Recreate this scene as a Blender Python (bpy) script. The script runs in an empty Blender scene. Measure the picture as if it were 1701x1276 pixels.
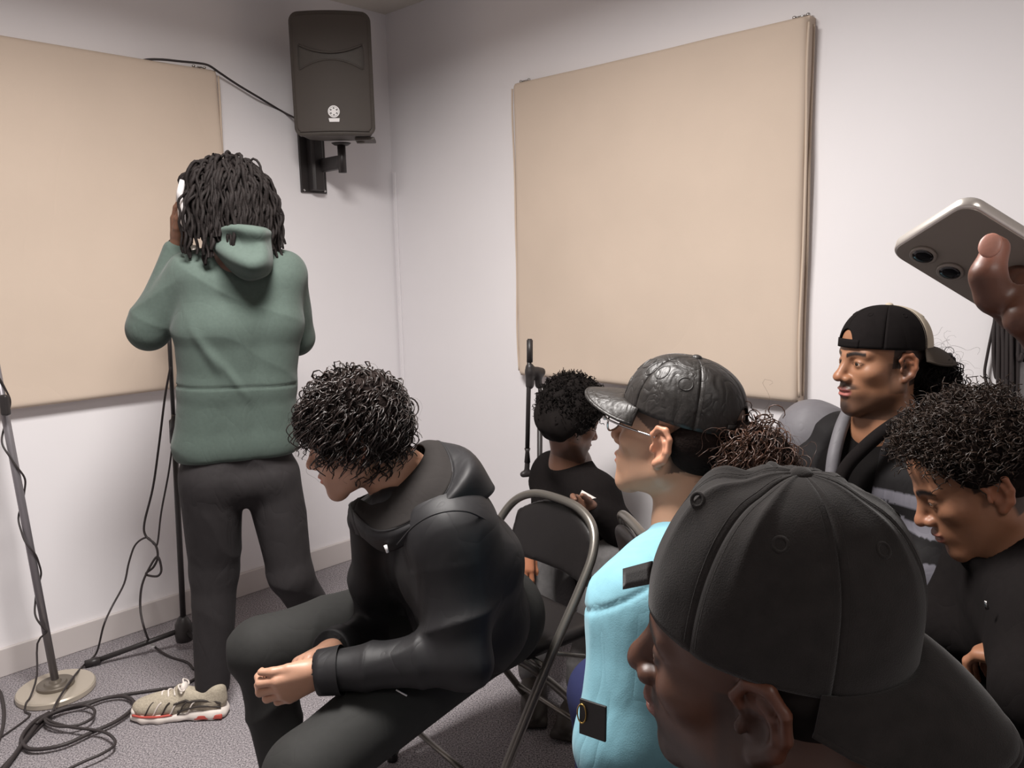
import bpy, math, random
import numpy as np
from mathutils import Matrix, Vector

# ------------------------------------------------------------------ camera, world, light
PITCH, ROLL, FPX, CAMZ = math.radians(8.36), math.radians(1.35), 1341.0, 1.40
IW, IH = 1701.0, 1276.0
scene = bpy.context.scene
COL = scene.collection
V3 = lambda *a: np.array(a, float)
FWD = V3(0, math.cos(PITCH), -math.sin(PITCH))
_r0 = V3(1, 0, 0); _u0 = np.cross(_r0, FWD)
RIGHT = math.cos(ROLL) * _r0 - math.sin(ROLL) * _u0
UP = math.sin(ROLL) * _r0 + math.cos(ROLL) * _u0
CAM = V3(0, 0, CAMZ)
cd = bpy.data.cameras.new('camera'); cam = bpy.data.objects.new('camera', cd); COL.objects.link(cam)
cd.sensor_fit = 'HORIZONTAL'; cd.sensor_width = 36.0; cd.lens = FPX * 36.0 / IW; cd.clip_start = 0.05
cam.matrix_world = Matrix(((RIGHT[0], UP[0], -FWD[0], 0), (RIGHT[1], UP[1], -FWD[1], 0), (RIGHT[2], UP[2], -FWD[2], CAMZ), (0, 0, 0, 1)))
scene.camera = cam
vs = scene.view_settings
scene.display_settings.display_device = 'sRGB'
vs.view_transform = 'Standard'; vs.look = 'None'; vs.exposure = 0.0; vs.gamma = 1.0; vs.use_curve_mapping = False
world = bpy.data.worlds.new('world'); scene.world = world; world.use_nodes = True
world.node_tree.nodes['Background'].inputs[0].default_value = (0.9, 0.93, 1.0, 1)
world.node_tree.nodes['Background'].inputs[1].default_value = 0.0
CEIL = 2.59
LIGHTS = [((-0.45, 1.55), 83.0, (1.0, 0.955, 0.92)), ((0.75, -0.6), 13.0, (1.0, 0.95, 0.91))]  # second entry: added weak fill behind the camera, no known fixture
for (lx, ly), pw, lc in LIGHTS:
    ld = bpy.data.lights.new('ceiling_or_fill_light', 'AREA'); ld.shape = 'RECTANGLE'; ld.size = 0.58; ld.size_y = 0.58
    ld.energy = pw; ld.color = lc; ld.spread = math.radians(168)
    lo_ = bpy.data.objects.new('ceiling_or_fill_light', ld); COL.objects.link(lo_)
    lo_.location = (lx, ly, CEIL - 0.035); lo_.rotation_euler = (0, 0, math.radians(43.35))

def at(px, py, y):
    """the point of the room at depth y that lies in the direction of a pixel of the photograph"""
    d = FWD + RIGHT * (px - IW / 2) / FPX - UP * (py - IH / 2) / FPX
    return CAM + d * (y / d[1])
def atz(px, py, z=0.0):
    d = FWD + RIGHT * (px - IW / 2) / FPX - UP * (py - IH / 2) / FPX
    return CAM + d * ((z - CAMZ) / d[2])

# ------------------------------------------------------------------ mesh helpers
def tag(o, label=None, cat=None, group=None, kind=None):
    if label: o['label'] = label
    if cat: o['category'] = cat
    if group: o['group'] = group
    if kind: o['kind'] = kind
    return o
def world_origin(o):
    p = V3(0, 0, 0)
    while o is not None:
        p = p + np.array(o.location); o = o.parent
    return p
def mesh_data(name, V, F, smooth=True, col=None):
    V = np.asarray(V, np.float32)
    me = bpy.data.meshes.new(name)
    if isinstance(F, np.ndarray):
        n = F.shape[1]
        me.vertices.add(len(V)); me.vertices.foreach_set('co', V.ravel())
        me.loops.add(F.size); me.loops.foreach_set('vertex_index', F.astype(np.int32).ravel())
        me.polygons.add(len(F)); me.polygons.foreach_set('loop_start', np.arange(0, F.size, n, dtype=np.int32))
        me.polygons.foreach_set('loop_total', np.full(len(F), n, np.int32))
        me.update(calc_edges=True)
    else:
        me.from_pydata([tuple(map(float, v)) for v in V], [], F)
    if smooth:
        me.polygons.foreach_set('use_smooth', np.ones(len(me.polygons), bool))
    if col is not None:
        a = me.attributes.new('Col', 'FLOAT_COLOR', 'POINT')
        a.data.foreach_set('color', np.hstack([col, np.ones((len(col), 1))]).astype(np.float32).ravel())
    me.validate()
    return me
def mk(name, V, F, mat, parent=None, smooth=True, col=None, local=False, bevel=0, origin=None):
    V = np.asarray(V, float)
    loc = V3(0, 0, 0)
    if not local:
        if parent is not None:
            V = V - world_origin(parent)
        else:
            loc = origin if origin is not None else V3((V[:, 0].min() + V[:, 0].max()) / 2, (V[:, 1].min() + V[:, 1].max()) / 2, V[:, 2].min())
            V = V - loc
    o = bpy.data.objects.new(name, mesh_data(name, V, F, smooth, col)); COL.objects.link(o)
    o.location = loc
    if parent is not None: o.parent = parent
    if mat is not None: o.data.materials.append(mat)
    if bevel:
        m = o.modifiers.new('bevel', 'BEVEL'); m.width = bevel; m.segments = 3; m.limit_method = 'ANGLE'; m.angle_limit = 0.6
    return o
def empty(name, loc, rz=0):
    o = bpy.data.objects.new(name, None); COL.objects.link(o); o.location = loc; o.rotation_euler = (0, 0, rz); o.empty_display_size = 0.1
    return o
def copy_tree(o, parent=None):
    c = o.copy(); COL.objects.link(c); c.parent = parent
    for k in [x for x in bpy.data.objects if x.parent == o]: copy_tree(k, c)
    return c
class MB:
    def __init__(s): s.V = []; s.F = []
    def add(s, V, F):
        n = len(s.V); s.V += [tuple(v) for v in V]
        s.F += [tuple(int(i) + n for i in f) for f in F]; return s
    def box(s, c, h, M=None):
        pts = [V3(x, y, z) * np.array(h) for x in (-1, 1) for y in (-1, 1) for z in (-1, 1)]
        if M is not None: pts = [M @ p for p in pts]
        return s.add([np.array(c) + p for p in pts], [(0, 1, 3, 2), (4, 6, 7, 5), (0, 4, 5, 1), (2, 3, 7, 6), (0, 2, 6, 4), (1, 5, 7, 3)])
    def tube(s, pts, r, n=10, caps=True):
        V, F = tube(pts, r, n, caps); return s.add(V, F)
    def lathe(s, prof, c=(0, 0, 0), n=32, M=None):
        """prof: list of (radius, z) bottom to top"""
        V = []; F = []
        for r_, z in prof:
            for i in range(n):
                a = 2 * math.pi * i / n; p = V3(r_ * math.cos(a), r_ * math.sin(a), z)
                if M is not None: p = M @ p
                V.append(np.array(c) + p)
        for k in range(len(prof) - 1):
            for i in range(n):
                j = (i + 1) % n; F.append((k * n + i, k * n + j, (k + 1) * n + j, (k + 1) * n + i))
        F.append(tuple(range(n - 1, -1, -1))); m = (len(prof) - 1) * n; F.append(tuple(range(m, m + n)))
        return s.add(V, F)
    def prism(s, poly, M, c, d):
        """poly in the local xy plane, extruded by d along local z"""
        n = len(poly); V = [np.array(c) + M @ V3(x, y, 0) for x, y in poly] + [np.array(c) + M @ V3(x, y, d) for x, y in poly]
        F = [tuple(range(n - 1, -1, -1)), tuple(range(n, 2 * n))] + [(i, (i + 1) % n, n + (i + 1) % n, n + i) for i in range(n)]
        return s.add(V, F)
    def build(s, name, mat, parent=None, smooth=False, bevel=0, local=False, origin=None):
        return mk(name, s.V, s.F, mat, parent, smooth, None, local, bevel, origin)
def norm(v): return v / (np.linalg.norm(v, axis=-1, keepdims=True) + 1e-12)
def spline(pts, n=8):
    P = np.array(pts, float); P = np.vstack([2 * P[0] - P[1], P, 2 * P[-1] - P[-2]]); out = []
    for i in range(1, len(P) - 2):
        for t in np.linspace(0, 1, n, endpoint=False):
            a, b, c, d = P[i - 1], P[i], P[i + 1], P[i + 2]
            out.append(.5 * (2 * b + (c - a) * t + (2 * a - 5 * b + 4 * c - d) * t * t + (3 * b - a - 3 * c + d) * t ** 3))
    out.append(P[-2]); return np.array(out)
def tube(pts, r, n=10, caps=True):
    P = np.array(pts, float); m = len(P); r = np.broadcast_to(np.asarray(r, float), (m,))
    T = norm(np.gradient(P, axis=0)); ref = V3(0, 0, 1) if abs(T[0][2]) < .9 else V3(1, 0, 0)
    N = norm(np.cross(T[0], ref)); V = []
    for i in range(m):
        N = norm(N - T[i] * (N @ T[i])); B = np.cross(T[i], N)
        for k in range(n):
            a = 2 * math.pi * k / n; V.append(P[i] + r[i] * (math.cos(a) * N + math.sin(a) * B))
    F = [(i * n + k, i * n + (k + 1) % n, (i + 1) * n + (k + 1) % n, (i + 1) * n + k) for i in range(m - 1) for k in range(n)]
    if caps: F += [tuple(range(n - 1, -1, -1)), tuple(range((m - 1) * n, m * n))]
    return V, F
def rounded_rect(w, h, r, n=6):
    out = []
    for cx, cy, a0 in ((w / 2 - r, h / 2 - r, 0), (-w / 2 + r, h / 2 - r, 90), (-w / 2 + r, -h / 2 + r, 180), (w / 2 - r, -h / 2 + r, 270)):
        for i in range(n + 1):
            a = math.radians(a0 + 90 * i / n); out.append((cx + r * math.cos(a), cy + r * math.sin(a)))
    return out

# ------------------------------------------------------------------ materials
def lin(r, g, b):
    f = lambda c: (c / 255 / 12.92) if c / 255 <= .04045 else ((c / 255 + .055) / 1.055) ** 2.4
    return (f(r), f(g), f(b))
def mat(name, color, rough=.6, metal=0, spec=.5, noise=None, bump=None, sheen=0, attr=False, fold=None, coat=0):
    """noise=(scale, amount) varies the colour; bump=(scale, strength, distance); fold=(scale, strength, distance)"""
    m = bpy.data.materials.new(name); m.use_nodes = True; nt = m.node_tree; b = nt.nodes['Principled BSDF']
    b.inputs['Base Color'].default_value = (*color, 1); b.inputs['Roughness'].default_value = rough; b.inputs['Metallic'].default_value = metal
    b.inputs['Specular IOR Level'].default_value = spec
    if coat: b.inputs['Coat Weight'].default_value = coat
    if sheen: b.inputs['Sheen Weight'].default_value = sheen; b.inputs['Sheen Roughness'].default_value = .5
    tc = nt.nodes.new('ShaderNodeTexCoord'); src = None
    if attr:
        a = nt.nodes.new('ShaderNodeAttribute'); a.attribute_name = 'Col'; src = a.outputs['Color']
        nt.links.new(src, b.inputs['Base Color'])
    if noise:
        n = nt.nodes.new('ShaderNodeTexNoise'); n.inputs['Scale'].default_value = noise[0]; n.inputs['Detail'].default_value = 4
        nt.links.new(tc.outputs['Object'], n.inputs['Vector'])
        mr = nt.nodes.new('ShaderNodeMapRange'); mr.inputs['To Min'].default_value = 1 - noise[1]; mr.inputs['To Max'].default_value = 1 + noise[1]
        mr.inputs['From Min'].default_value = .25; mr.inputs['From Max'].default_value = .75
        nt.links.new(n.outputs['Fac'], mr.inputs['Value'])
        mx = nt.nodes.new('ShaderNodeVectorMath'); mx.operation = 'SCALE'
        if src: nt.links.new(src, mx.inputs[0])
        else: mx.inputs[0].default_value = color
        nt.links.new(mr.outputs[0], mx.inputs['Scale']); nt.links.new(mx.outputs[0], b.inputs['Base Color'])
    prev = None
    for q in (fold, bump):
        if q:
            n = nt.nodes.new('ShaderNodeTexNoise'); n.inputs['Scale'].default_value = q[0]; n.inputs['Detail'].default_value = 3
            if q is fold: n.inputs['Distortion'].default_value = 1.2; n.inputs['Detail'].default_value = 2
            if q is fold:
                mp = nt.nodes.new('ShaderNodeMapping'); mp.inputs['Scale'].default_value = (1, 1, .55); mp.inputs['Rotation'].default_value = (.4, .5, .3)
                nt.links.new(tc.outputs['Object'], mp.inputs['Vector']); nt.links.new(mp.outputs['Vector'], n.inputs['Vector'])
            else: nt.links.new(tc.outputs['Object'], n.inputs['Vector'])
            bp = nt.nodes.new('ShaderNodeBump'); bp.inputs['Strength'].default_value = q[1]; bp.inputs['Distance'].default_value = q[2]
            src_h = n.outputs['Fac']
            if q is fold:
                s1 = nt.nodes.new('ShaderNodeMath'); s1.operation = 'SUBTRACT'; s1.inputs[1].default_value = .5; nt.links.new(src_h, s1.inputs[0])
                s2 = nt.nodes.new('ShaderNodeMath'); s2.operation = 'ABSOLUTE'; nt.links.new(s1.outputs[0], s2.inputs[0])
                s3 = nt.nodes.new('ShaderNodeMath'); s3.operation = 'POWER'; s3.inputs[1].default_value = .7; nt.links.new(s2.outputs[0], s3.inputs[0]); src_h = s3.outputs[0]
            nt.links.new(src_h, bp.inputs['Height'])
            if prev: nt.links.new(prev, bp.inputs['Normal'])
            prev = bp.outputs['Normal']
    if prev: nt.links.new(prev, b.inputs['Normal'])
    return m
def carpet_mat():
    m = mat('carpet', (.1, .1, .1), .95, 0, .1); nt = m.node_tree; b = nt.nodes['Principled BSDF']
    tc = nt.nodes.new('ShaderNodeTexCoord')
    n = nt.nodes.new('ShaderNodeTexNoise'); n.inputs['Scale'].default_value = 210; n.inputs['Detail'].default_value = 3; n.inputs['Roughness'].default_value = .7
    nt.links.new(tc.outputs['Object'], n.inputs['Vector'])
    r = nt.nodes.new('ShaderNodeValToRGB'); r.color_ramp.elements[0].position = .36; r.color_ramp.elements[0].color = (*lin(78, 75, 80), 1)
    r.color_ramp.elements[1].position = .66; r.color_ramp.elements[1].color = (*lin(196, 189, 192), 1)
    nt.links.new(n.outputs['Fac'], r.inputs['Fac'])
    n2 = nt.nodes.new('ShaderNodeTexNoise'); n2.inputs['Scale'].default_value = 3; nt.links.new(tc.outputs['Object'], n2.inputs['Vector'])
    mr = nt.nodes.new('ShaderNodeMapRange'); mr.inputs['To Min'].default_value = .85; mr.inputs['To Max'].default_value = 1.12
    nt.links.new(n2.outputs['Fac'], mr.inputs['Value'])
    mx = nt.nodes.new('ShaderNodeVectorMath'); mx.operation = 'SCALE'; nt.links.new(r.outputs['Color'], mx.inputs[0]); nt.links.new(mr.outputs[0], mx.inputs['Scale'])
    nt.links.new(mx.outputs[0], b.inputs['Base Color'])
    bp = nt.nodes.new('ShaderNodeBump'); bp.inputs['Strength'].default_value = .8; bp.inputs['Distance'].default_value = .006
    nt.links.new(n.outputs['Fac'], bp.inputs['Height']); nt.links.new(bp.outputs['Normal'], b.inputs['Normal'])
    return m
M_WALL = mat('wall_paint', lin(238, 235, 237), .8, 0, .2, noise=(1.3, .03), bump=(60, .08, .002))
M_CEIL = mat('ceiling_paint', lin(220, 214, 205), .85, 0, .2, noise=(3, .03))
M_SKIRT = mat('skirting_paint', lin(205, 198, 196), .5, 0, .4)
M_CARPET = carpet_mat()
M_CANVAS = mat('canvas', lin(206, 189, 173), .92, 0, .15, noise=(2.2, .05), bump=(420, .25, .001), fold=(2.5, .12, .02))
M_CANVAS_SEAM = mat('canvas_seam', lin(204, 187, 170), .92, 0, .15, bump=(420, .25, .001))
M_BLACKPLASTIC = mat('black_plastic', lin(82, 77, 73), .55, 0, .4, noise=(60, .06), bump=(900, .2, .0006))
M_GRILLE = mat('grille', lin(80, 74, 70), .6, .0, .35, bump=(1500, .5, .001))
M_WHITE = mat('white_print', lin(240, 238, 238), .5)
M_DARK = mat('dark_print', lin(40, 37, 36), .6)
M_CHROME = mat('chrome', (.6, .6, .6), .2, 1)
M_TUBE = mat('chair_tube', lin(128, 124, 118), .32, .75, .5)
M_STAND = mat('stand_black', lin(44, 40, 40), .45, 0, .5)
M_CABLE = mat('cable_rubber', lin(52, 46, 46), .5, 0, .4)
M_LAMPPOLE = mat('lamp_pole', lin(140, 136, 140), .4, .5)
M_LAMPBASE = mat('lamp_base', lin(190, 180, 165), .35, .3)
M_LAMPCOLLAR = mat('lamp_collar', lin(110, 102, 92), .4, .3)
M_VINYL = mat('black_vinyl', lin(28, 25, 25), .45, 0, .5, bump=(300, .15, .001))
M_SKIN = mat('skin', (.4, .2, .12), .45, 0, .45, attr=True, noise=(14, .07), bump=(330, .12, .0008))
_b = M_SKIN.node_tree.nodes['Principled BSDF']; _b.inputs['Subsurface Weight'].default_value = .12; _b.inputs['Subsurface Radius'].default_value = (.012, .005, .003); _b.inputs['Subsurface Scale'].default_value = .6
M_EYE = mat('eye', (.6, .55, .5), .12, 0, .6, attr=True)
M_HAIR_DARK = mat('hair_dark_brown', lin(36, 27, 24), .42, 0, .45, noise=(30, .25))
M_HAIR_BLACK = mat('hair_black', lin(24, 20, 19), .85, 0, .15, noise=(30, .2))
M_HAIR_BROWN = mat('hair_brown', lin(70, 46, 34), .45, 0, .5, noise=(30, .3))
M_HAIR_MATTE = mat('hair_underlayer', lin(30, 23, 21), .9, 0, .1, noise=(60, .3), bump=(200, .6, .004))
M_LOCS = mat('hair_locs', lin(27, 22, 21), .75, 0, .2, noise=(90, .3), bump=(260, .5, .002))
M_GREEN = mat('green_jersey', lin(76, 88, 82), .9, 0, .2, noise=(120, .06), bump=(700, .2, .0008), fold=(9, .22, .012), sheen=.1)
M_TROUSER = mat('charcoal_trouser', lin(42, 39, 40), .8, 0, .3, noise=(60, .06), fold=(11, .3, .012), bump=(700, .12, .0006))
M_TROUSER2 = mat('dark_trouser', lin(42, 42, 41), .8, 0, .3, noise=(60, .05), fold=(8, .22, .012), bump=(700, .12, .0006))
M_SOFTSHELL = mat('black_softshell', lin(26, 25, 27), .58, 0, .38, noise=(40, .05), fold=(8, .25, .012))
M_LINING = mat('hood_lining', lin(40, 37, 36), .9, 0, .2, fold=(12, .2, .01))
M_BLACKCLOTH = mat('black_cloth', lin(26, 23, 23), .95, 0, .08, noise=(90, .08), fold=(9, .3, .012), bump=(600, .2, .001))
M_CAPCOTTON = mat('cap_cotton', lin(36, 33, 32), .95, 0, .15, noise=(60, .22), bump=(900, .5, .0008), sheen=.12)
M_LEATHER = mat('cap_leather', lin(38, 35, 33), .46, 0, .45, noise=(14, .3), bump=(120, .35, .002), fold=(26, .6, .006))
M_CREAM = mat('cap_cream', lin(190, 178, 160), .9, 0, .2, bump=(700, .3, .001))
M_BILLBROWN = mat('bill_brown', lin(70, 62, 55), .8, 0, .2)
M_BLUE = mat('blue_fleece', lin(122, 170, 184), .92, 0, .2, noise=(50, .05), bump=(500, .25, .001), fold=(9, .3, .012), sheen=.1)
M_GREY = mat('grey_nylon', lin(104, 102, 106), .6, 0, .35, fold=(10, .3, .012))
M_JEANS = mat('grey_jeans', lin(100, 98, 98), .9, 0, .2, noise=(70, .12), fold=(10, .3, .012))
M_NAVY = mat('navy_cloth', lin(40, 44, 78), .9, 0, .2)
M_PHONE = mat('phone_back', lin(150, 142, 134), .3, .1, .5)
M_PHONEEDGE = mat('phone_edge', lin(214, 208, 202), .28, .6, .5)
M_LENS = mat('lens_glass', (.006, .006, .008), .06, 0, .8)
M_PAPER = mat('paper', lin(225, 220, 215), .8)
M_SILVER = mat('silver_plastic', lin(220, 216, 216), .35, .2)
M_SHOE_MESH = mat('shoe_mesh', lin(176, 166, 148), .8, 0, .3, noise=(200, .2), bump=(350, .6, .002))
M_SHOE_WHITE = mat('shoe_white', lin(225, 216, 208), .6, 0, .4)
M_SHOE_RED = mat('shoe_red', lin(190, 84, 74), .5, 0, .4)
M_SHOE_DARK = mat('shoe_dark', lin(58, 52, 48), .6, 0, .4)

# ------------------------------------------------------------------ signed distance modelling
class Shape:
    def __init__(s, fn, lo, hi): s.fn = fn; s.lo = np.array(lo, float); s.hi = np.array(hi, float)
def cap(a, b, ra, rb=None):
    a = np.array(a, float); b = np.array(b, float); rb = ra if rb is None else rb
    ab = b - a; L2 = max(float(ab @ ab), 1e-9)
    def fn(X, Y, Z):
        px, py, pz = X - a[0], Y - a[1], Z - a[2]
        t = np.clip((px * ab[0] + py * ab[1] + pz * ab[2]) / L2, 0, 1)
        return np.sqrt((px - t * ab[0]) ** 2 + (py - t * ab[1]) ** 2 + (pz - t * ab[2]) ** 2) - (ra + (rb - ra) * t)
    r = max(ra, rb); return Shape(fn, np.minimum(a, b) - r, np.maximum(a, b) + r)
def ell(c, r, M=None):
    c = np.array(c, float); r = np.array(r, float); M = np.eye(3) if M is None else M
    def fn(X, Y, Z):
        px, py, pz = X - c[0], Y - c[1], Z - c[2]
        q = [M[0, i] * px + M[1, i] * py + M[2, i] * pz for i in range(3)]
        k0 = np.sqrt(sum((q[i] / r[i]) ** 2 for i in range(3))); k1 = np.sqrt(sum((q[i] / r[i] ** 2) ** 2 for i in range(3))) + 1e-9
        return k0 * (k0 - 1) / k1
    e = np.sqrt((M * r) ** 2 @ np.ones(3)); return Shape(fn, c - e, c + e)
def box(c, h, rr, M=None):
    c = np.array(c, float); h = np.array(h, float); M = np.eye(3) if M is None else M
    def fn(X, Y, Z):
        px, py, pz = X - c[0], Y - c[1], Z - c[2]
        q = [np.abs(M[0, i] * px + M[1, i] * py + M[2, i] * pz) - h[i] + rr for i in range(3)]
        return np.sqrt(sum(np.maximum(v, 0) ** 2 for v in q)) + np.minimum(np.maximum(np.maximum(q[0], q[1]), q[2]), 0) - rr
    e = np.abs(M) @ h; return Shape(fn, c - e, c + e)
def chain(pts, rs, k=.01, op='+'):
    rs = [rs] * len(pts) if np.isscalar(rs) else rs
    return [(op, cap(pts[i], pts[i + 1], rs[i], rs[i + 1]), k) for i in range(len(pts) - 1)]
def sdf(prims, h, smooth=2, clip=None):
    pos = [p[1] for p in prims if p[0] == '+']
    mg = 3 * h + .5 * max(q[2] for q in prims); lo = np.min([s.lo for s in pos], axis=0) - mg; hi = np.max([s.hi for s in pos], axis=0) + mg
    n = np.ceil((hi - lo) / h).astype(int) + 1
    X = (lo[0] + h * np.arange(n[0])).astype(np.float32)[:, None, None]; Y = (lo[1] + h * np.arange(n[1])).astype(np.float32)[None, :, None]; Z = (lo[2] + h * np.arange(n[2])).astype(np.float32)[None, None, :]
    D = np.full(n, .5, np.float32)
    for op, s, k in prims:
        m = k + 3 * h
        i0 = np.clip(np.floor((s.lo - m - lo) / h).astype(int), 0, n); i1 = np.clip(np.ceil((s.hi + m - lo) / h).astype(int) + 1, 0, n)
        if (i1 <= i0).any(): continue
        sl = (slice(i0[0], i1[0]), slice(i0[1], i1[1]), slice(i0[2], i1[2]))
        d = s.fn(X[sl[0]], Y[:, sl[1]], Z[:, :, sl[2]]); A = D[sl]
        if op == '+':
            if k < 1e-6: D[sl] = np.minimum(A, d)
            else:
                t = np.clip(.5 + .5 * (d - A) / k, 0, 1); D[sl] = d * (1 - t) + A * t - k * t * (1 - t)
        else:
            d = -d; kk = max(k, 1e-5); t = np.clip(.5 - .5 * (d - A) / kk, 0, 1); D[sl] = d * (1 - t) + A * t + kk * t * (1 - t)
    return nets(D, lo, h, smooth)
def nets(D, lo, h, smooth):
    S = D < 0
    cnt = sum(S[i:S.shape[0] - 1 + i, j:S.shape[1] - 1 + j, k:S.shape[2] - 1 + k].astype(np.int8) for i in (0, 1) for j in (0, 1) for k in (0, 1))
    C = np.argwhere((cnt > 0) & (cnt < 8)); ID = np.full(cnt.shape, -1, np.int32); ID[C[:, 0], C[:, 1], C[:, 2]] = np.arange(len(C))
    cor = [(i, j, k) for i in (0, 1) for j in (0, 1) for k in (0, 1)]
    val = {c: D[C[:, 0] + c[0], C[:, 1] + c[1], C[:, 2] + c[2]] for c in cor}
    acc = np.zeros((len(C), 3)); w = np.zeros(len(C))
    for a in cor:
        for ax in range(3):
            if a[ax] == 0:
                b = list(a); b[ax] = 1; va, vb = val[a], val[tuple(b)]; m = (va < 0) != (vb < 0)
                t = np.where(m, va / np.where(m, va - vb, 1), 0); p = np.tile(np.array(a, float), (len(C), 1)); p[:, ax] += t
                acc += p * m[:, None]; w += m
    V = lo + h * (C + acc / w[:, None]); Q = []
    for ax in range(3):
        sh = list(S.shape); s0 = [slice(None)] * 3; s1 = [slice(None)] * 3; s0[ax] = slice(0, -1); s1[ax] = slice(1, None)
        a, b = S[tuple(s0)], S[tuple(s1)]; E = np.argwhere(a != b); u, v = (ax + 1) % 3, (ax + 2) % 3
        E = E[(E[:, u] > 0) & (E[:, v] > 0) & (E[:, u] < sh[u] - 1) & (E[:, v] < sh[v] - 1)]
        def g(du, dv):
            e = E.copy(); e[:, u] += du; e[:, v] += dv; return ID[e[:, 0], e[:, 1], e[:, 2]]
        q = np.stack([g(-1, -1), g(0, -1), g(0, 0), g(-1, 0)], 1); ins = a[E[:, 0], E[:, 1], E[:, 2]]
        q[~ins] = q[~ins][:, ::-1]; Q.append(q)
    Q = np.vstack(Q); Q = Q[(Q >= 0).all(1)]
    for _ in range(smooth): V = laplace(V, Q, .5)
    return V, Q
def laplace(V, Q, lam):
    e = np.vstack([Q[:, [0, 1]], Q[:, [1, 2]], Q[:, [2, 3]], Q[:, [3, 0]]]); i = np.concatenate([e[:, 0], e[:, 1]]); j = np.concatenate([e[:, 1], e[:, 0]])
    c = np.bincount(i, minlength=len(V)) + 1e-9
    A = np.stack([np.bincount(i, V[j, a], minlength=len(V)) for a in range(3)], 1) / c[:, None]
    return V + lam * (A - V)
def vnormals(V, Q):
    n = np.cross(V[Q[:, 2]] - V[Q[:, 0]], V[Q[:, 3]] - V[Q[:, 1]]); N = np.zeros_like(V)
    for a in range(3):
        for k in range(4): N[:, a] += np.bincount(Q[:, k], n[:, a], minlength=len(V))
    return norm(N)
def wav(P, freq, seed, n=7):
    """smooth pseudo noise in about -1..1"""
    rg = np.random.RandomState(seed); o = np.zeros(len(P))
    W = P + .35 / freq * np.stack([np.sin(freq * (P @ rg.normal(size=3)) + rg.rand() * 6) for _ in range(3)], 1)
    for _ in range(n): o += np.sin(freq * (W @ norm(rg.normal(size=3))) * (0.6 + rg.rand()) + rg.rand() * 6.3)
    return o / n * 1.6
def folds(P, axis, freq, seed):
    """ridged folds that run across an axis"""
    s = P @ norm(np.array(axis, float)); return np.sin(freq * s + 2.2 * wav(P, 9, seed) + 1.3 * wav(P, 21, seed + 1))
def creases(P, axis, freq, seed):
    """sharp crested cloth folds across an axis"""
    s = P @ norm(np.array(axis, float)); a = .5 * freq * s + 1.3 * wav(P, 8, seed) + .7 * wav(P, 19, seed + 1)
    return (1 - np.abs(np.sin(a))) ** 1.6 - .25
def displaced(V, Q, fn):
    return V + vnormals(V, Q) * fn(V)[:, None]
def join(*vq):
    V = []; Q = []; n = 0
    for v, q in vq: V.append(v); Q.append(q + n); n += len(v)
    return np.vstack(V), np.vstack(Q)
def rot(yaw, pitch=0, roll=0):
    yaw, pitch, roll = map(math.radians, (yaw, pitch, roll))
    cy, sy = math.cos(yaw), math.sin(yaw); cp, sp = math.cos(-pitch), math.sin(-pitch); cr, sr = math.cos(roll), math.sin(roll)
    return np.array([[cy, -sy, 0], [sy, cy, 0], [0, 0, 1]]) @ np.array([[1, 0, 0], [0, cp, -sp], [0, sp, cp]]) @ np.array([[cr, 0, sr], [0, 1, 0], [-sr, 0, cr]])

# ------------------------------------------------------------------ heads, hands, hair, caps
def ear_prims(s, sc=1.0, flare=.34, conc=1.0):
    E_ = V3(s * .071, -.010, -.010)
    def o(u, v, d=0): return E_ + V3(s * (d + max(0, -u + .006) * flare), u, v) * sc
    P = [('+', ell(o(-.002, 0, .000), (.006 * sc, .0175 * sc, .029 * sc), rot(s * 20)), .006)]
    P += chain([o(.010, .002, .004), o(.017, .018, .005), o(.008, .031, .006), o(-.008, .0315, .006), o(-.0185, .018, .006), o(-.020, -.002, .005), (o(-.013, -.019, .004))], [.0035, .0046, .0052, .0052, .005, .0045, .005], .003)
    P += chain([o(-.010, -.020, .003), o(.003, -.030, .003)], [.007, .0075], .006)
    P += chain([o(.000, .019, .004), o(-.010, .010, .006), o(-.012, -.004, .006), o(-.005, -.018, .005)], [.003, .0036, .004, .004], .003)
    P += [('+', ell(o(.0135, -.006, .006), (.004, .005, .008)), .004)]
    P += [('-', ell(o(.002, -.004, .010), (.008 * conc, .0095, .013)), .004), ('-', ell(o(-.012, .012, .013), (.004, .004, .012)), .003)]
    return P
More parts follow.
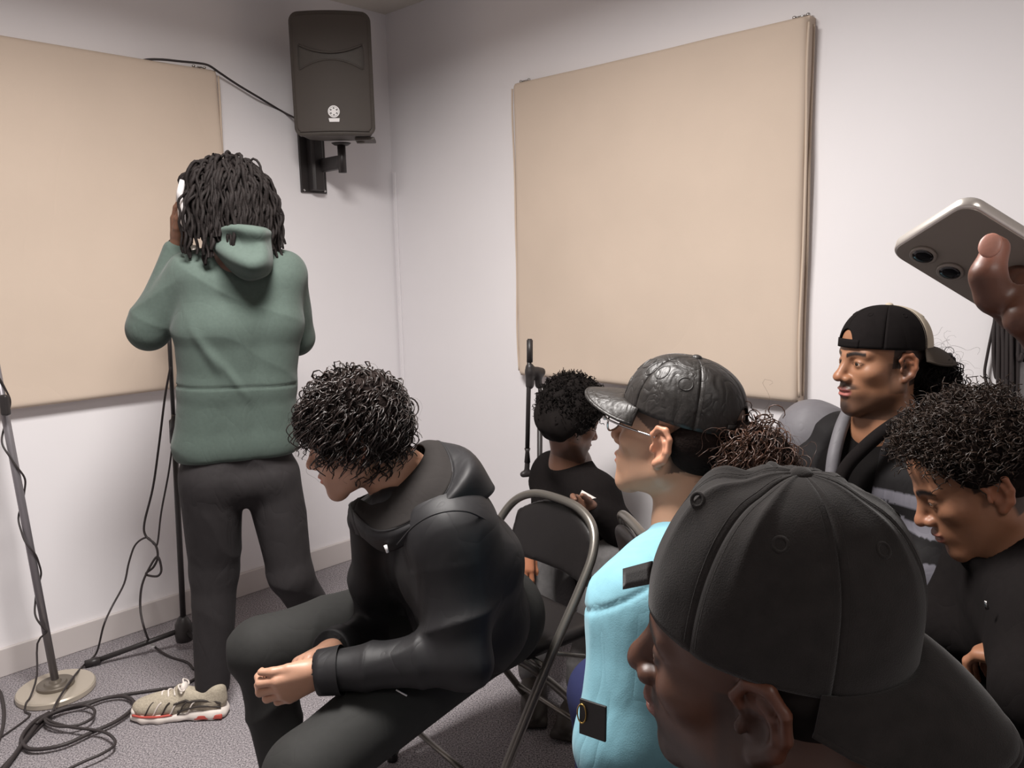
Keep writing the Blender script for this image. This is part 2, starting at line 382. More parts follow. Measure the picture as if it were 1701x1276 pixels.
def head(M, c, neck, skin, nose=1.0, lips=1.0, jaw=1.0, brow=None, beard=None, stubble=None, eyes=.0042, h=.0026, neck_r=.056, ears=1.0, cheek=1.0, lipcol=None):
    """one continuous head and neck; M, c place it; neck is the world point at the base of the neck"""
    nb = M.T @ (np.array(neck) - c)
    P = [('+', ell((0, -.012, .043), (.074, .096, .083)), 0), ('+', ell((0, .040, .050), (.058, .046, .052)), .03), ('+', ell((0, .028, -.030), (.061 * cheek, .064, .080)), .03)]
    P += [('+', cap((0, -.018, -.035), nb, neck_r, neck_r * 1.08), .025), ('+', ell(nb, (neck_r * 1.3,) * 3), .05)]
    for s in (-1, 1):
        P += [('+', cap((s * .052 * jaw, -.004, -.058), (s * .014, .070, -.104), .020, .017), .028)]
        P += [('+', ell((s * .044 * cheek, .056, -.022), (.020, .022, .017)), .022)]
    P += [('+', ell((0, .076, -.106), (.022 * jaw, .017, .017)), .02), ('+', ell((0, .074, -.066), (.032, .024, .027)), .022)]
    for s in (-1, 1):
        P += [('+', cap((s * .010, .087, .018), (s * .045, .070, .020), .0095, .008), .016)]
        P += [('-', ell((s * .032, .098, -.001), (.019, .017, .012)), .014), ('+', ell((s * .031, .0755, -.001), (.0150, .0135, .0130)), .005)]
    P += [('+', cap((0, .086, .012), (0, .107, -.026), .0075, .0095 * nose), .014), ('+', ell((0, .111 + .004 * (nose - 1), -.033), (.0120 * nose, .0115, .0105)), .008)]
    for s in (-1, 1):
        P += [('+', ell((s * .0130 * nose, .098, -.037), (.0085 * nose, .011, .0085)), .006), ('-', ell((s * .0065 * nose, .105, -.0455), (.0038 * nose, .005, .003)), .003)]
    P += [('+', ell((0, .0945 + .002 * lips, -.062), (.023, .0085 * lips, .0058 * lips)), .005), ('+', ell((0, .0935 + .002 * lips, -.0735), (.020, .0085 * lips, .0070 * lips)), .005)]
    P += [('-', cap((-.024, .101, -.0685), (.024, .101, -.0685), .0032), .004), ('-', ell((0, .106, -.088), (.016, .010, .006)), .010)]
    for s in (-1, 1):
        P += ear_prims(s, ears)
        if eyes: P += [('-', ell((s * .031, .091, -.001), (.0125, .011, eyes)), .002)]
    V, Q = sdf(P, h, 1)
    X, Y, Z = V.T; sk = np.array(skin); Cc = np.tile(sk, (len(V), 1))
    def blend(mask, colr):
        nonlocal Cc; mk_ = np.clip(mask, 0, 1)[:, None]; Cc = Cc * (1 - mk_) + np.array(colr) * mk_
    inner = np.clip((np.abs(X) - .066) / .012, 0, 1) * (Y > -.035) * (Y < .015) * (Z > -.045) * (Z < .03)
    blend(inner * .35, sk * V3(1.25, .8, .72))
    lp = 1.25 - np.sqrt((X / .0235) ** 2 + ((Y - .1) / .016) ** 2 + ((Z + .0675) / (.0105 * lips)) ** 2)
    blend(lp * 6 * .75, lipcol if lipcol else sk * V3(1.02, .62, .60))
    nz = 1.3 - np.sqrt((X / .016) ** 2 + ((Y - .113) / .02) ** 2 + ((Z + .033) / .018) ** 2); blend(nz * .3, sk * V3(1.12, .78, .72))
    if brow is not None:
        for s in (-1, 1):
            t = np.clip((s * X - .010) / .036, 0, 1); zc = .0195 + .006 * np.sin(t * 2.4) - .002
            m = (1 - np.abs(Z - zc) / .0068) * (s * X > .009) * (s * X < .052) * (Y > .05); blend(m * 2.4 * (1 - .4 * t), brow)
            blend((1 - np.abs(np.sqrt(((s * X - .031) / .0145) ** 2 + ((Z + .0005) / (eyes + .0022)) ** 2) - 1) / .22) * (Y > .07) * .8, brow)
    if beard is not None:
        mo = (1.3 - np.sqrt((X / .031) ** 2 + ((Z + .0545 + .10 * np.abs(X)) / .0056) ** 2)) * (Y > .07) * (np.abs(X) > .0015); blend(np.minimum(mo * 3, 1) * beard[1] * .85, beard[0])
        ch = (1.25 - np.sqrt((X / .020) ** 2 + ((Z + .103) / .016) ** 2)) * (Y > .05); blend(ch * 2.0 * beard[2], beard[0])
    if stubble is not None:
        js = np.clip((-.060 - Z - .5 * np.clip(.02 - Y, 0, 1)) / .02, 0, 1) * (Z > -.135) * np.clip((Y + .012) / .02, 0, 1)
        sb = np.clip((.028 - np.abs(Y - .004)) / .01, 0, 1) * (np.abs(X) > .05) * (Z < .0) * (Z > -.07)
        mo = np.clip((1.25 - np.sqrt((X / .032) ** 2 + ((Z + .054) / .009) ** 2)) * 3, 0, 1) * (Y > .07)
        lipfree = 1 - np.clip(lp * 6, 0, 1)
        blend(np.maximum(np.maximum(js, .8 * sb), mo) * lipfree * stubble[1], stubble[0])
    return V @ M.T + c, Q, Cc
def eye_parts(M, c, parent, down=0):
    for s in (-1, 1):
        V, Q = sdf([('+', ell((0, 0, 0), (.0122,) * 3), 0)], .0016, 1); d = norm(V)
        g = norm(V3(-s * .05, 1, -down)); a = d @ g; Cc = np.tile(V3(.42, .37, .33), (len(V), 1)); Cc[a > .80] = (.030, .015, .009); Cc[a > .95] = (.004, .004, .004)
        mk('eye', (V + V3(s * .031, .0755, -.001)) @ M.T + c, Q, M_EYE, parent, col=Cc)
def hand(W, f, n, t, curl, spread=.12, thumb=(.5, .3), sc=1.0, thumb_dir=None, lens=(.072, .080, .075, .060)):
    """W wrist, f finger direction, n palm normal (fingers curl towards it), t thumb side; curl per finger = (knuckle, middle, tip) in radians"""
    W = np.array(W, float); f = norm(np.array(f, float)); n = np.array(n, float); n = norm(n - f * (n @ f)); tt = np.array(t, float); side = np.cross(f, n); side = side if side @ tt > 0 else -side
    L = lambda u, v, w: W + (f * u + side * v + n * w) * sc
    P = [('+', cap(L(.0, .012, 0), L(.0, -.012, 0), .022 * sc), 0)]
    for v, rr in ((.027, .0135), (.009, .0145), (-.009, .0140), (-.026, .0125)):
        P.append(('+', cap(L(.012, v * .55, .0), L(.086 if v > -.02 else .078, v, 0), .0185 * sc, rr * sc), .010))
    P.append(('+', ell(L(.035, .022, .012), (.022 * sc, .016 * sc, .014 * sc)), .012))
    base = [(.088, .029), (.092, .0095), (.088, -.0105), (.079, -.0285)]; tips = []
    for i, ((u, v), ln) in enumerate(zip(base, lens)):
        p = L(u, v, 0); a = 0; cs = curl[i]; sp = spread * (1.5 - i); rads = [.0098, .0092, .0083, .0070]
        if i == 3: rads = [.0088, .0080, .0072, .0062]
        pts = [p - (f * .012) * sc, p]
        for j, fr in enumerate((.46, .30, .24)):
            a += cs[j]; dirv = norm((f * math.cos(sp) + side * math.sin(sp)) * math.cos(a) + n * math.sin(a)); p = p + dirv * ln * fr * sc; pts.append(p)
        for j in range(4): P.append(('+', cap(pts[j], pts[j + 1], rads[max(0, j - 1)] * sc, rads[j] * sc), .0035))
        tips.append((p, dirv))
    b = L(.018, .020, .008); td = norm(np.array(thumb_dir, float)) if thumb_dir is not None else norm(f * math.cos(thumb[0]) + side * math.sin(thumb[0]) + n * thumb[1])
    m1 = b + td * .042 * sc; d2 = norm(td * .8 + f * .5 + n * .15); m2 = m1 + d2 * .032 * sc; d3 = norm(d2 + .25 * n); m3 = m2 + d3 * .024 * sc
    P += [('+', cap(b, m1, .0155 * sc, .0118 * sc), .010), ('+', cap(m1, m2, .0112 * sc, .0098 * sc), .004), ('+', cap(m2, m3, .0098 * sc, .0075 * sc), .004)]
    return P, tips
def skin_cols(n, skin): return np.tile(np.array(skin), (n, 1))
def strands(paths, rad, sides=4):
    """paths (N, S, 3), rad (N, S) -> one mesh of tapered tubes"""
    N, S, _ = paths.shape; T = norm(np.gradient(paths, axis=1)); ref = norm(np.random.RandomState(1).normal(size=(N, 1, 3)))
    A = norm(np.cross(T, ref)); B = np.cross(T, A); an = np.arange(sides) * 2 * np.pi / sides
    V = paths[:, :, None, :] + rad[:, :, None, None] * (np.cos(an)[None, None, :, None] * A[:, :, None, :] + np.sin(an)[None, None, :, None] * B[:, :, None, :])
    base = (np.arange(N) * S * sides)[:, None, None] + (np.arange(S - 1) * sides)[None, :, None]; k = np.arange(sides)[None, None, :]; k2 = (k + 1) % sides
    Q = np.stack([base + k, base + k2, base + sides + k2, base + sides + k], -1).reshape(-1, 4)
    return V.reshape(-1, 3), Q
def curls(roots, normals, length, crad, turns, rad, seed, grav=(0, 0, -1), gk=.8, stiff=1.0, S=22, ell_c=None, ell_r=None, sides=4, jitter=.35, taper=.5):
    rg = np.random.RandomState(seed); N = len(roots); g = np.array(grav, float); p = roots.copy(); d = norm(normals + jitter * rg.normal(size=(N, 3)))
    L = length * (0.7 + .6 * rg.rand(N)); st = L / (S - 1); path = [p.copy()]
    for i in range(1, S):
        d = norm(d * stiff + g * gk * (i / S) + .12 * rg.normal(size=(N, 3))); p = p + d * st[:, None]
        if ell_c is not None:
            q = (p - ell_c) / ell_r; m = np.linalg.norm(q, axis=1); bad = m < 1; p[bad] = ell_c + (q[bad] / m[bad][:, None]) * ell_r
        path.append(p.copy())
    P = np.stack(path, 1); T = norm(np.gradient(P, axis=1)); ref = norm(rg.normal(size=(N, 1, 3))); A = norm(np.cross(T, ref)); B = np.cross(T, A)
    ph = rg.rand(N)[:, None] * 6.3 + (np.linspace(0, 1, S)[None] * (turns * (0.7 + .6 * rg.rand(N)))[:, None]) * 6.283
    amp = crad * (0.6 + .8 * rg.rand(N))[:, None] * np.clip(np.linspace(0, 3, S), 0, 1)[None]
    P = P + amp[..., None] * (np.cos(ph)[..., None] * A + np.sin(ph)[..., None] * B)
    R_ = rad * (0.7 + .6 * rg.rand(N))[:, None] * np.linspace(1, taper, S)[None]
    return strands(P, R_, sides)
def scalp(n, c, r, seed, keep):
    """random points with normals on an ellipsoid (head-local) that pass keep(X, Y, Z)"""
    rg = np.random.RandomState(seed); d = norm(rg.normal(size=(n * 12, 3))); P = np.array(c) + d * np.array(r); m = keep(*P.T); P = P[m][:n]; return P, norm((P - c) / np.array(r) ** 2)
def seg_mesh(theta, us, fn):
    n, m = len(theta), len(us); V = np.array([fn(t, u) for t in theta for u in us]); F = [(i * m + j, (i + 1) * m + j, (i + 1) * m + j + 1, i * m + j + 1) for i in range(n - 1) for j in range(m - 1)]
    return V, np.array(F)
def solid(o, t, off=1):
    m = o.modifiers.new('thickness', 'SOLIDIFY'); m.thickness = t; m.offset = off; return o
def cap_hat(parent, M, c, cc, r, pcol, billmat, bandmat, yaw=0, tilt=0, boxy=.85, pz=.9, bump_fn=None, L=.072, droop=.25, arch=True, button=True, seam=.012, base_name='cap', nu=26, nt=18, eyelet=True):
    """baseball cap of six panels. yaw 0 puts the bill over the face, 180 over the neck"""
    K = M @ rot(yaw) @ rot(0, tilt); cen = c + M @ np.array(cc); r = np.array(r)
    def rim(th):
        a = abs(((th - math.pi + math.pi) % (2 * math.pi)) - math.pi)
        return .30 * math.sqrt(max(0, 1 - (a / .40) ** 2)) if arch and a < .40 else 0.0
    def rim_(th):
        a = abs(math.atan2(math.sin(th - math.pi), math.cos(th - math.pi)))
        return .27 * math.sqrt(max(0, 1 - (a / .34) ** 2)) if arch and a < .34 else 0.0
    def pt(th, u, k=1.0):
        u0 = rim_(th); ph = (u0 + (1 - u0) * u) * math.pi / 2
        dth = abs((th / (math.pi / 3)) - round(th / (math.pi / 3))) * math.pi / 3
        s = 1 - seam * math.exp(-(dth / .045) ** 2)
        q = V3(-math.sin(th) * r[0] * math.cos(ph) ** boxy, math.cos(th) * r[1] * math.cos(ph) ** boxy, r[2] * math.sin(ph) ** pz) * s * k
        if bump_fn is not None: q = q + norm(q / r) * bump_fn(q, th, u)
        return cen + K @ q
    th0 = np.linspace(0, 2 * math.pi, 61); V, F = seg_mesh(th0, np.linspace(0, 1, 14), lambda t, u: pt(t, u, .975))
    root = mk(base_name, V, F, bandmat, parent)
    for i in range(6):
        t = np.linspace(i * math.pi / 3, (i + 1) * math.pi / 3, nt); V, F = seg_mesh(t, np.linspace(0, 1, nu), pt)
        solid(mk('crown_panel', V, F, pcol[i], root), .0016, 0)
        if eyelet:
            tm = (i + .5) * math.pi / 3; p = pt(tm, .56); e1 = norm(pt(tm + .02, .56) - p); e2 = norm(pt(tm, .58) - p); rg_ = [p + .0052 * (math.cos(a) * e1 + math.sin(a) * e2) for a in np.linspace(0, 6.283, 17)]
            V, F = tube(rg_, .0017, 6, False); mk('eyelet', V, F, pcol[i], root)
    for i in range(6):
        if arch and i == 3: continue
        for sg in (-1, 1):
            t = i * math.pi / 3; 
            pts = [pt(t + sg * (.055 / max(.25, math.cos(u * 1.4))), u, 1.004) for u in np.linspace(.03, .94, 26)]
            V, F = tube(pts, .0007, 4, False); mk('stitching', V, F, pcol[i], root)
    if button:
        V, Q = sdf([('+', ell((0, 0, 0), (.009, .009, .0055)), 0)], .0012, 1); mk('button', (V @ K.T) + pt(0, 1.0) + K @ V3(0, 0, .001), Q, pcol[0], root)
    if arch:
        tt = np.linspace(math.pi - .5, math.pi + .5, 21); V, F = seg_mesh(tt, np.linspace(0, 1, 4), lambda t, u: cen + K @ (V3(-math.sin(t) * r[0], math.cos(t) * r[1], -.001 + .020 * u) * V3(1.005, 1.005, 1)))
        solid(mk('strap', V, F, bandmat, root), .002, 0)
    tb = np.linspace(-1.12, 1.12, 33)
    def bl(t, u):
        q = V3(-math.sin(t) * r[0], math.cos(t) * r[1], 0.004); ex = L * max(0, math.cos(t / 1.12 * math.pi / 2)) ** .55
        side = (math.sin(t) / math.sin(1.12)) ** 2
        return cen + K @ (q + V3(-math.sin(t) * .012 * u, ex * u, -droop * ex * u * u - .020 * u * side * (1 if True else 0) - .006 * u))
    V, F = seg_mesh(tb, np.linspace(0, 1, 12), bl); solid(mk('bill', V, F, billmat, root), .0045, 0)
    edge = [bl(t, 1.0) for t in tb]; V, F = tube(edge, .0032, 8); mk('bill_edge', V, F, billmat, root)
    return root, pt, K
def person(label, parts, origin, group=None):
    """parts: list of (V, Q, colours) joined into the one body mesh"""
    V, Q = join(*[(p[0], p[1]) for p in parts]); Cc = np.vstack([p[2] for p in parts])
    o = mk('person', V, Q, M_SKIN, col=Cc, origin=np.array(origin, float)); tag(o, label, 'person'); return o
def garment(name, prims, h, material, parent, fn=None, smooth=2):
    V, Q = sdf(prims, h, smooth)
    if fn is not None: V = displaced(V, Q, fn)
    return mk(name, V, Q, material, parent)
def torso(cs, lat, k=.06):
    k = k * .3
    """cs: list of (centre, half width, radius); lat: unit sideways vector"""
    P = []
    for c, hw, r_ in cs: P.append(('+', cap(np.array(c) - lat * hw, np.array(c) + lat * hw, r_), k))
    for (c0, h0, r0), (c1, h1, r1) in zip(cs[:-1], cs[1:]):
        for s in (-1, 0, 1): P.append(('+', cap(np.array(c0) + s * lat * h0, np.array(c1) + s * lat * h1, r0, r1), k))
    return P

# ------------------------------------------------------------------ the room
CO = V3(-0.5592, 4.0437, 0); DL = norm(V3(.6865, .7272, 0)); DR = V3(DL[1], -DL[0], 0)
def WL(s, off, z): return CO + DL * s + DR * off + V3(0, 0, z)
def WR(s, off, z): return CO + DR * s - DL * off + V3(0, 0, z)
def on_left(px, py, off=0):
    d = FWD + RIGHT * (px - IW / 2) / FPX - UP * (py - IH / 2) / FPX; t = ((CO + DR * off - CAM) @ DR) / (d @ DR); return CAM + d * t
def on_right(px, py, off=0):
    d = FWD + RIGHT * (px - IW / 2) / FPX - UP * (py - IH / 2) / FPX; t = ((CO - DL * off - CAM) @ DL) / (d @ DL); return CAM + d * t
ROOM_L, ROOM_R = 4.7, 5.3
RZ = np.stack([DL, -DR, V3(0, 0, 1)], 1)          # room axes: along the left wall, out through the left wall, up
def room_box(name, s0, s1, r0, r1, z0, z1, m, bevel=0, parent=None):
    c = CO + DL * (s0 + s1) / 2 + DR * (r0 + r1) / 2 + V3(0, 0, (z0 + z1) / 2)
    return MB().box(c, ((s1 - s0) / 2, (r1 - r0) / 2, (z1 - z0) / 2), RZ).build(name, m, parent, False, bevel)
T = .12
tag(room_box('floor', -ROOM_L, 0, 0, ROOM_R, -.1, 0, M_CARPET), kind='structure', label='grey flecked office carpet covering the whole floor')
tag(room_box('ceiling', -ROOM_L, 0, 0, ROOM_R, CEIL, CEIL + .1, M_CEIL), kind='structure', label='off white plaster ceiling above the corner')
tag(room_box('wall_left', -ROOM_L, T, -T, 0, 0, CEIL, M_WALL), kind='structure', label='white painted wall with the loudspeaker and a beige panel')
tag(room_box('wall_right', 0, T, 0, ROOM_R, 0, CEIL, M_WALL), kind='structure', label='white painted wall behind the seated audience')
tag(room_box('wall_rear', -ROOM_L - T, -ROOM_L, 0, ROOM_R, 0, CEIL, M_WALL), kind='structure', label='white painted wall opposite the audience side wall')
tag(room_box('wall_side', -ROOM_L, 0, ROOM_R, ROOM_R + T, 0, CEIL, M_WALL), kind='structure', label='white painted wall behind the photographer')
tag(room_box('baseboard_left', -ROOM_L, -.016, 0, .016, 0, .103, M_SKIRT, .004), kind='structure', label='pale painted skirting board along the left wall')
tag(room_box('baseboard_right', -.016, 0, 0, ROOM_R, 0, .103, M_SKIRT, .004), kind='structure', label='pale painted skirting board along the right wall')
tag(room_box('trim_1', -.010, 0, .012, .030, .3, 1.86, M_WALL, .002), kind='structure', label='thin white strip running down beside the room corner')
for k, ((lx, ly), pw, lc) in enumerate(LIGHTS):
    t = empty('ceiling_or_fill_panel', (lx, ly, CEIL - .03), math.radians(43.35))  # the second fixture only houses the added fill lamp
    tag(t, ['square ceiling light panel above the standing performer', 'added unseen fill light panel behind the photographer'][k], 'ceiling light')
    b = MB()
    for a, bb in (((-.3, 0, .015), (.008, .308, .015)), ((.3, 0, .015), (.008, .308, .015)), ((0, -.3, .015), (.3, .008, .015)), ((0, .3, .015), (.3, .008, .015))): b.box(a, bb)
    b.build('frame', M_SKIRT, t, local=True); MB().box((0, 0, .022), (.292, .292, .006)).build('housing', M_WHITE, t, local=True)

# ------------------------------------------------------------------ canvas covered wall panels
def panel(name, W_, s0, s1, z0, z1, th, seed, label, piping):
    def ax(a, b):
        e = [0, .0015, .004, .008, .013, .02]; return np.array([a + x for x in e] + list(np.linspace(a + .03, b - .03, 60)) + [b - x for x in e[::-1]])
    S, Zs = ax(s0, s1), ax(z0, z1); rg = .02; P = []
    for s in S:
        for z in Zs:
            ds, dz = min(s - s0, s1 - s), min(z - z0, z1 - z); q = V3(s * 3, z * 3, seed)
            a, b_ = 1 - min(ds / rg, 1), 1 - min(dz / rg, 1); m = min(1, math.hypot(a, b_)); off = th - rg + rg * math.sqrt(1 - m * m)
            w = float(wav(q[None], 1.6, seed)[0]) * .004 * min(1, min(ds, dz) / .1)
            e = .004 * float(wav(V3(s, z, 1)[None], 7, seed + 3)[0])
            P.append(W_(s + (e if ds < .02 and abs(s - s0) < .03 else (e if ds < .02 else 0)), off + w, z + (.6 * e if dz < .02 else 0)))
    n, m = len(S), len(Zs); F = [(i * m + j, (i + 1) * m + j, (i + 1) * m + j + 1, i * m + j + 1) for i in range(n - 1) for j in range(m - 1)]
    rim = [i * m for i in range(n)] + [(n - 1) * m + j for j in range(1, m)] + [i * m + m - 1 for i in range(n - 2, -1, -1)] + [j for j in range(m - 2, 0, -1)]
    base = len(P)
    for k in rim:
        p = P[k]; # push straight back to the wall
        d = (p - CO) @ DR if W_ is WL else -((p - CO) @ DL); P.append(p - (DR if W_ is WL else -DL) * d)
    for i in range(len(rim)):
        j = (i + 1) % len(rim); F.append((rim[j], rim[i], base + i, base + j))
    F = [f if W_ is WL else f[::-1] for f in F]
    t = mk(name, P, F, M_CANVAS, smooth=True); tag(t, label, 'wall panel')
    for sgn, s in ((0, s0), (1, s1)):
        pts = spline([W_(s + (.004 if sgn else -.004) + .003 * math.sin(z * 9), th - .012 + .003 * math.sin(z * 13), z) for z in np.linspace(z0 + .02, z1 - .02, 14)], 4)
        V, F_ = tube(pts, .0045, 6); mk('piping', V, F_, M_CANVAS_SEAM, t)
        pts = spline([W_(s + (.004 if sgn else -.004), .018 + .003 * math.sin(z * 11 + 1), z) for z in np.linspace(z0 + .02, z1 - .02, 14)], 4)
        V, F_ = tube(pts, .004, 6); mk('piping', V, F_, M_CANVAS_SEAM, t)
    for s in piping:
        b = MB(); b.tube([W_(s - .022, .02, z1 + .010), W_(s + .022, .02, z1 + .010)], .003, 8)
        b.lathe([(.005, 0), (.007, .003), (.006, .008), (.002, .010)], W_(s - .022, .02, z1 + .006), 12); b.lathe([(.005, 0), (.007, .003), (.006, .008), (.002, .010)], W_(s + .022, .02, z1 + .006), 12)
        b.box(W_(s, .010, z1 + .004), (.006, .010, .004), RZ).build('hanging_clip', M_CHROME, t, True)
    return t
panel('wall_panel', WL, -2.15, -.903, .948, 2.192, .062, 3, 'beige canvas acoustic panel on the wall behind the standing person', (-.96,))
panel('wall_panel', WR, .862, 2.085, .936, 2.128, .062, 8, 'beige canvas acoustic panel above the seated audience', (.90, 2.05))

# ------------------------------------------------------------------ loudspeaker on its bracket
SPY = 3.42
tl, tr, bl_ = at(487, 24, SPY), at(614, 24, SPY), at(557, 226, SPY); top_ = at(550, 20, SPY)
sw, shh = .325, float(top_[2] - bl_[2]); sc_ = (at(486, 120, SPY) + at(617, 120, SPY)) / 2; szc = (top_[2] + bl_[2]) / 2
spk = empty('loudspeaker', (sc_[0], SPY, bl_[2]), math.radians(5)); tag(spk, 'black loudspeaker with white round emblem mounted high beside the corner', 'speaker')
def rr_map(u, v, w, h, r):
    x, z = u * w / 2, v * h / 2; cx, cz = w / 2 - r, h / 2 - r
    if abs(x) > cx and abs(z) > cz:
        a, b = (abs(x) - cx) / r, (abs(z) - cz) / r; a, b = a * math.sqrt(1 - b * b / 2), b * math.sqrt(1 - a * a / 2); x, z = math.copysign(cx + a * r, x), math.copysign(cz + b * r, z)
    return x, z
def front_y(x, z): return -.030 * (1 - (x / (sw / 2)) ** 2)
def grid_face(w, h, r, n, m, fy):
    V = []; 
    for i in range(n + 1):
        for j in range(m + 1):
            x, z = rr_map(2 * i / n - 1, 2 * j / m - 1, w, h, r); V.append((x, fy(x, z), z + shh / 2))
    F = [(i * (m + 1) + j, (i + 1) * (m + 1) + j, (i + 1) * (m + 1) + j + 1, i * (m + 1) + j + 1) for i in range(n) for j in range(m)]
    rim = [i * (m + 1) for i in range(n + 1)] + [n * (m + 1) + j for j in range(1, m + 1)] + [i * (m + 1) + m for i in range(n - 1, -1, -1)] + [j for j in range(m - 1, 0, -1)]
    return V, F, rim
def loft(w, h, r, n, m, fy, backs):
    V, F, rim = grid_face(w, h, r, n, m, fy); prev = rim
    for sx, sz, y in backs:
        b = len(V)
        for k in rim: V.append((V[k][0] * sx, y, (V[k][2] - shh / 2) * sz + shh / 2))
        cur = list(range(b, b + len(rim)))
        for i in range(len(rim)):
            j = (i + 1) % len(rim); F.append((prev[j], prev[i], cur[i], cur[j]))
        prev = cur
    F.append(tuple(prev)); return V, F
V, F = loft(sw, shh, .035, 26, 36, lambda x, z: front_y(x, z) + .004, [(1.0, 1.0, .012), (.97, .99, .03), (.88, .985, .12), (.60, .93, .24), (.58, .91, .255)])
mk('cabinet', V, F, M_BLACKPLASTIC, spk, True, local=True)
def horn(x):  # upper and lower arcs of the flared horn
    q = (x / .125) ** 2; return .078 + .034 * q, .052 - .036 * q
def grille_y(x, z):
    y = front_y(x, z) - .004; hi_, lo__ = horn(x)
    if abs(x) < .126 and lo__ < z < hi_: y += .030 * math.sin((z - lo__) / (hi_ - lo__) * math.pi) ** .6
    return y
V, F = loft(sw - .022, shh - .030, .028, 44, 90, grille_y, [(1.0, 1.0, .006)])
g = mk('grille', V, F, M_GRILLE, spk, True, local=True)
for k in (0, 1):
    pts = [(x, front_y(x, 0) - .004, horn(x)[k] + shh / 2) for x in np.linspace(-.125, .125, 25)]; V, F = tube(pts, .0034, 6); mk('horn_lip', V, F, M_BLACKPLASTIC, spk, True, local=True)
pts = [(x, front_y(x, -.25) - .003, -shh / 2 + .018 + shh / 2) for x in np.linspace(-.14, .14, 25)]; V, F = tube(pts, .003, 6); mk('grille_rib', V, F, M_BLACKPLASTIC, spk, True, local=True)
ex = 0.003; ey = front_y(0, 0) - .006; ez = .090
MF = np.array([[1, 0, 0], [0, 0, -1], [0, 1, 0]], float)   # local xy plane -> xz plane, extruding towards the room
em = MB().prism([(.0235 * math.cos(a), .0235 * math.sin(a)) for a in np.linspace(0, 2 * math.pi, 40, endpoint=False)], MF, (ex, ey, ez), .0016).build('emblem_disc', M_WHITE, spk, local=True)
for i in range(6):
    a = math.radians(60 * i + 30); c0 = V3(ex + .0135 * math.cos(a), ey - .0016, ez + .0135 * math.sin(a))
    tri = [(.0045 * math.cos(a + q) * (1.2 if abs(q) < .1 else 1), .0045 * math.sin(a + q)) for q in (0, 2.2, -2.2)]
    MB().prism(tri, MF, c0, .0005).build('emblem_gap', M_DARK, spk, local=True)
for rr_ in (.0185,):
    V, F = tube([(ex + rr_ * math.cos(a), ey - .0017, ez + rr_ * math.sin(a)) for a in np.linspace(0, 2 * math.pi, 49)], .0005, 5, False); mk('emblem_ring', V, F, M_GRILLE, spk, True, local=True)
MB().prism([(-.022, .007), (.022, .007), (.020, -.007), (-.019, -.007)], MF, (ex, ey, ez - .033), .0014).build('name_plate', M_WHITE, spk, local=True)
b = MB(); b.lathe([(.016, 0), (.017, .006), (.016, .02)], (.095, .07, -.019), 16); b.build('knob', M_BLACKPLASTIC, spk, True, local=True)
MB().box((.115, .08, -.006), (.04, .05, .006)).build('base_plate', M_BLACKPLASTIC, spk, local=True, bevel=.002)
br = empty('speaker_bracket', WL(-.455, 0, 1.741)); tag(br, 'black steel wall bracket carrying the loudspeaker', 'bracket')
b = MB(); b.box(WL(-.455, .006, 1.868), (.066, .006, .127), RZ); b.build('wall_plate', M_STAND, br, bevel=.003)
b = MB()
b.prism([(-.030, 0), (.030, 0), (.030, .036), (.020, .046), (-.020, .046), (-.030, .036)], np.stack([DL, DR, V3(0, 0, 1)], 1), WL(-.455, .012, 1.75), .245); b.build('channel', M_STAND, br, bevel=.002)
pp = on_left(568, 262, .20); p0 = WL(-.43, .05, pp[2] - .01)
pl = V3(pp[0], pp[1], 0)
b = MB(); zz = pp[2]; d_ = norm(V3(*(pl - p0)[:2], 0)); n_ = V3(-d_[1], d_[0], 0); Mx = np.stack([d_, n_, V3(0, 0, 1)], 1); ln = float(np.linalg.norm((pl - p0)[:2]))
b.box(V3(*(p0 + d_ * ln / 2)[:2], zz - .018), (ln / 2 + .01, .016, .028), Mx); b.build('arm', M_STAND, br, bevel=.004)
b = MB(); b.lathe([(.0175, at(570, 287, pp[1])[2]), (.0175, bl_[2] - .002)], V3(pp[0], pp[1], 0), 20); b.build('pole', M_STAND, br, True)
b = MB(); b.lathe([(.03, bl_[2] - .012), (.042, bl_[2] - .003)], V3(pp[0], pp[1], 0), 20); b.build('pole_socket', M_STAND, br, True)
for s, z in ((-.508, 1.985), (-.508, 1.752), (-.402, 1.752), (-.402, 1.985)):
    MB().lathe([(.006, 0), (.006, .003), (.003, .005)], WL(s, .012, z), 10, np.stack([DL, V3(0, 0, 1), DR], 1)).build('bolt', M_CHROME, br, True)
pts = [at(498, 200, 3.60), at(470, 186, 3.62)] + [on_left(px, py, o) for px, py, o in ((430, 162, .03), (395, 141, .03), (365, 121, .04), (347, 109, .065), (330, 105, .066), (300, 102, .066), (270, 99, .062), (245, 99, .045), (225, 104, .03), (205, 112, .025))]
V, F = tube(spline(pts, 6), .0045, 8); tag(mk('speaker_cable', V, F, M_CABLE), 'thin black cable running from the loudspeaker over the top of the panel', 'cable')

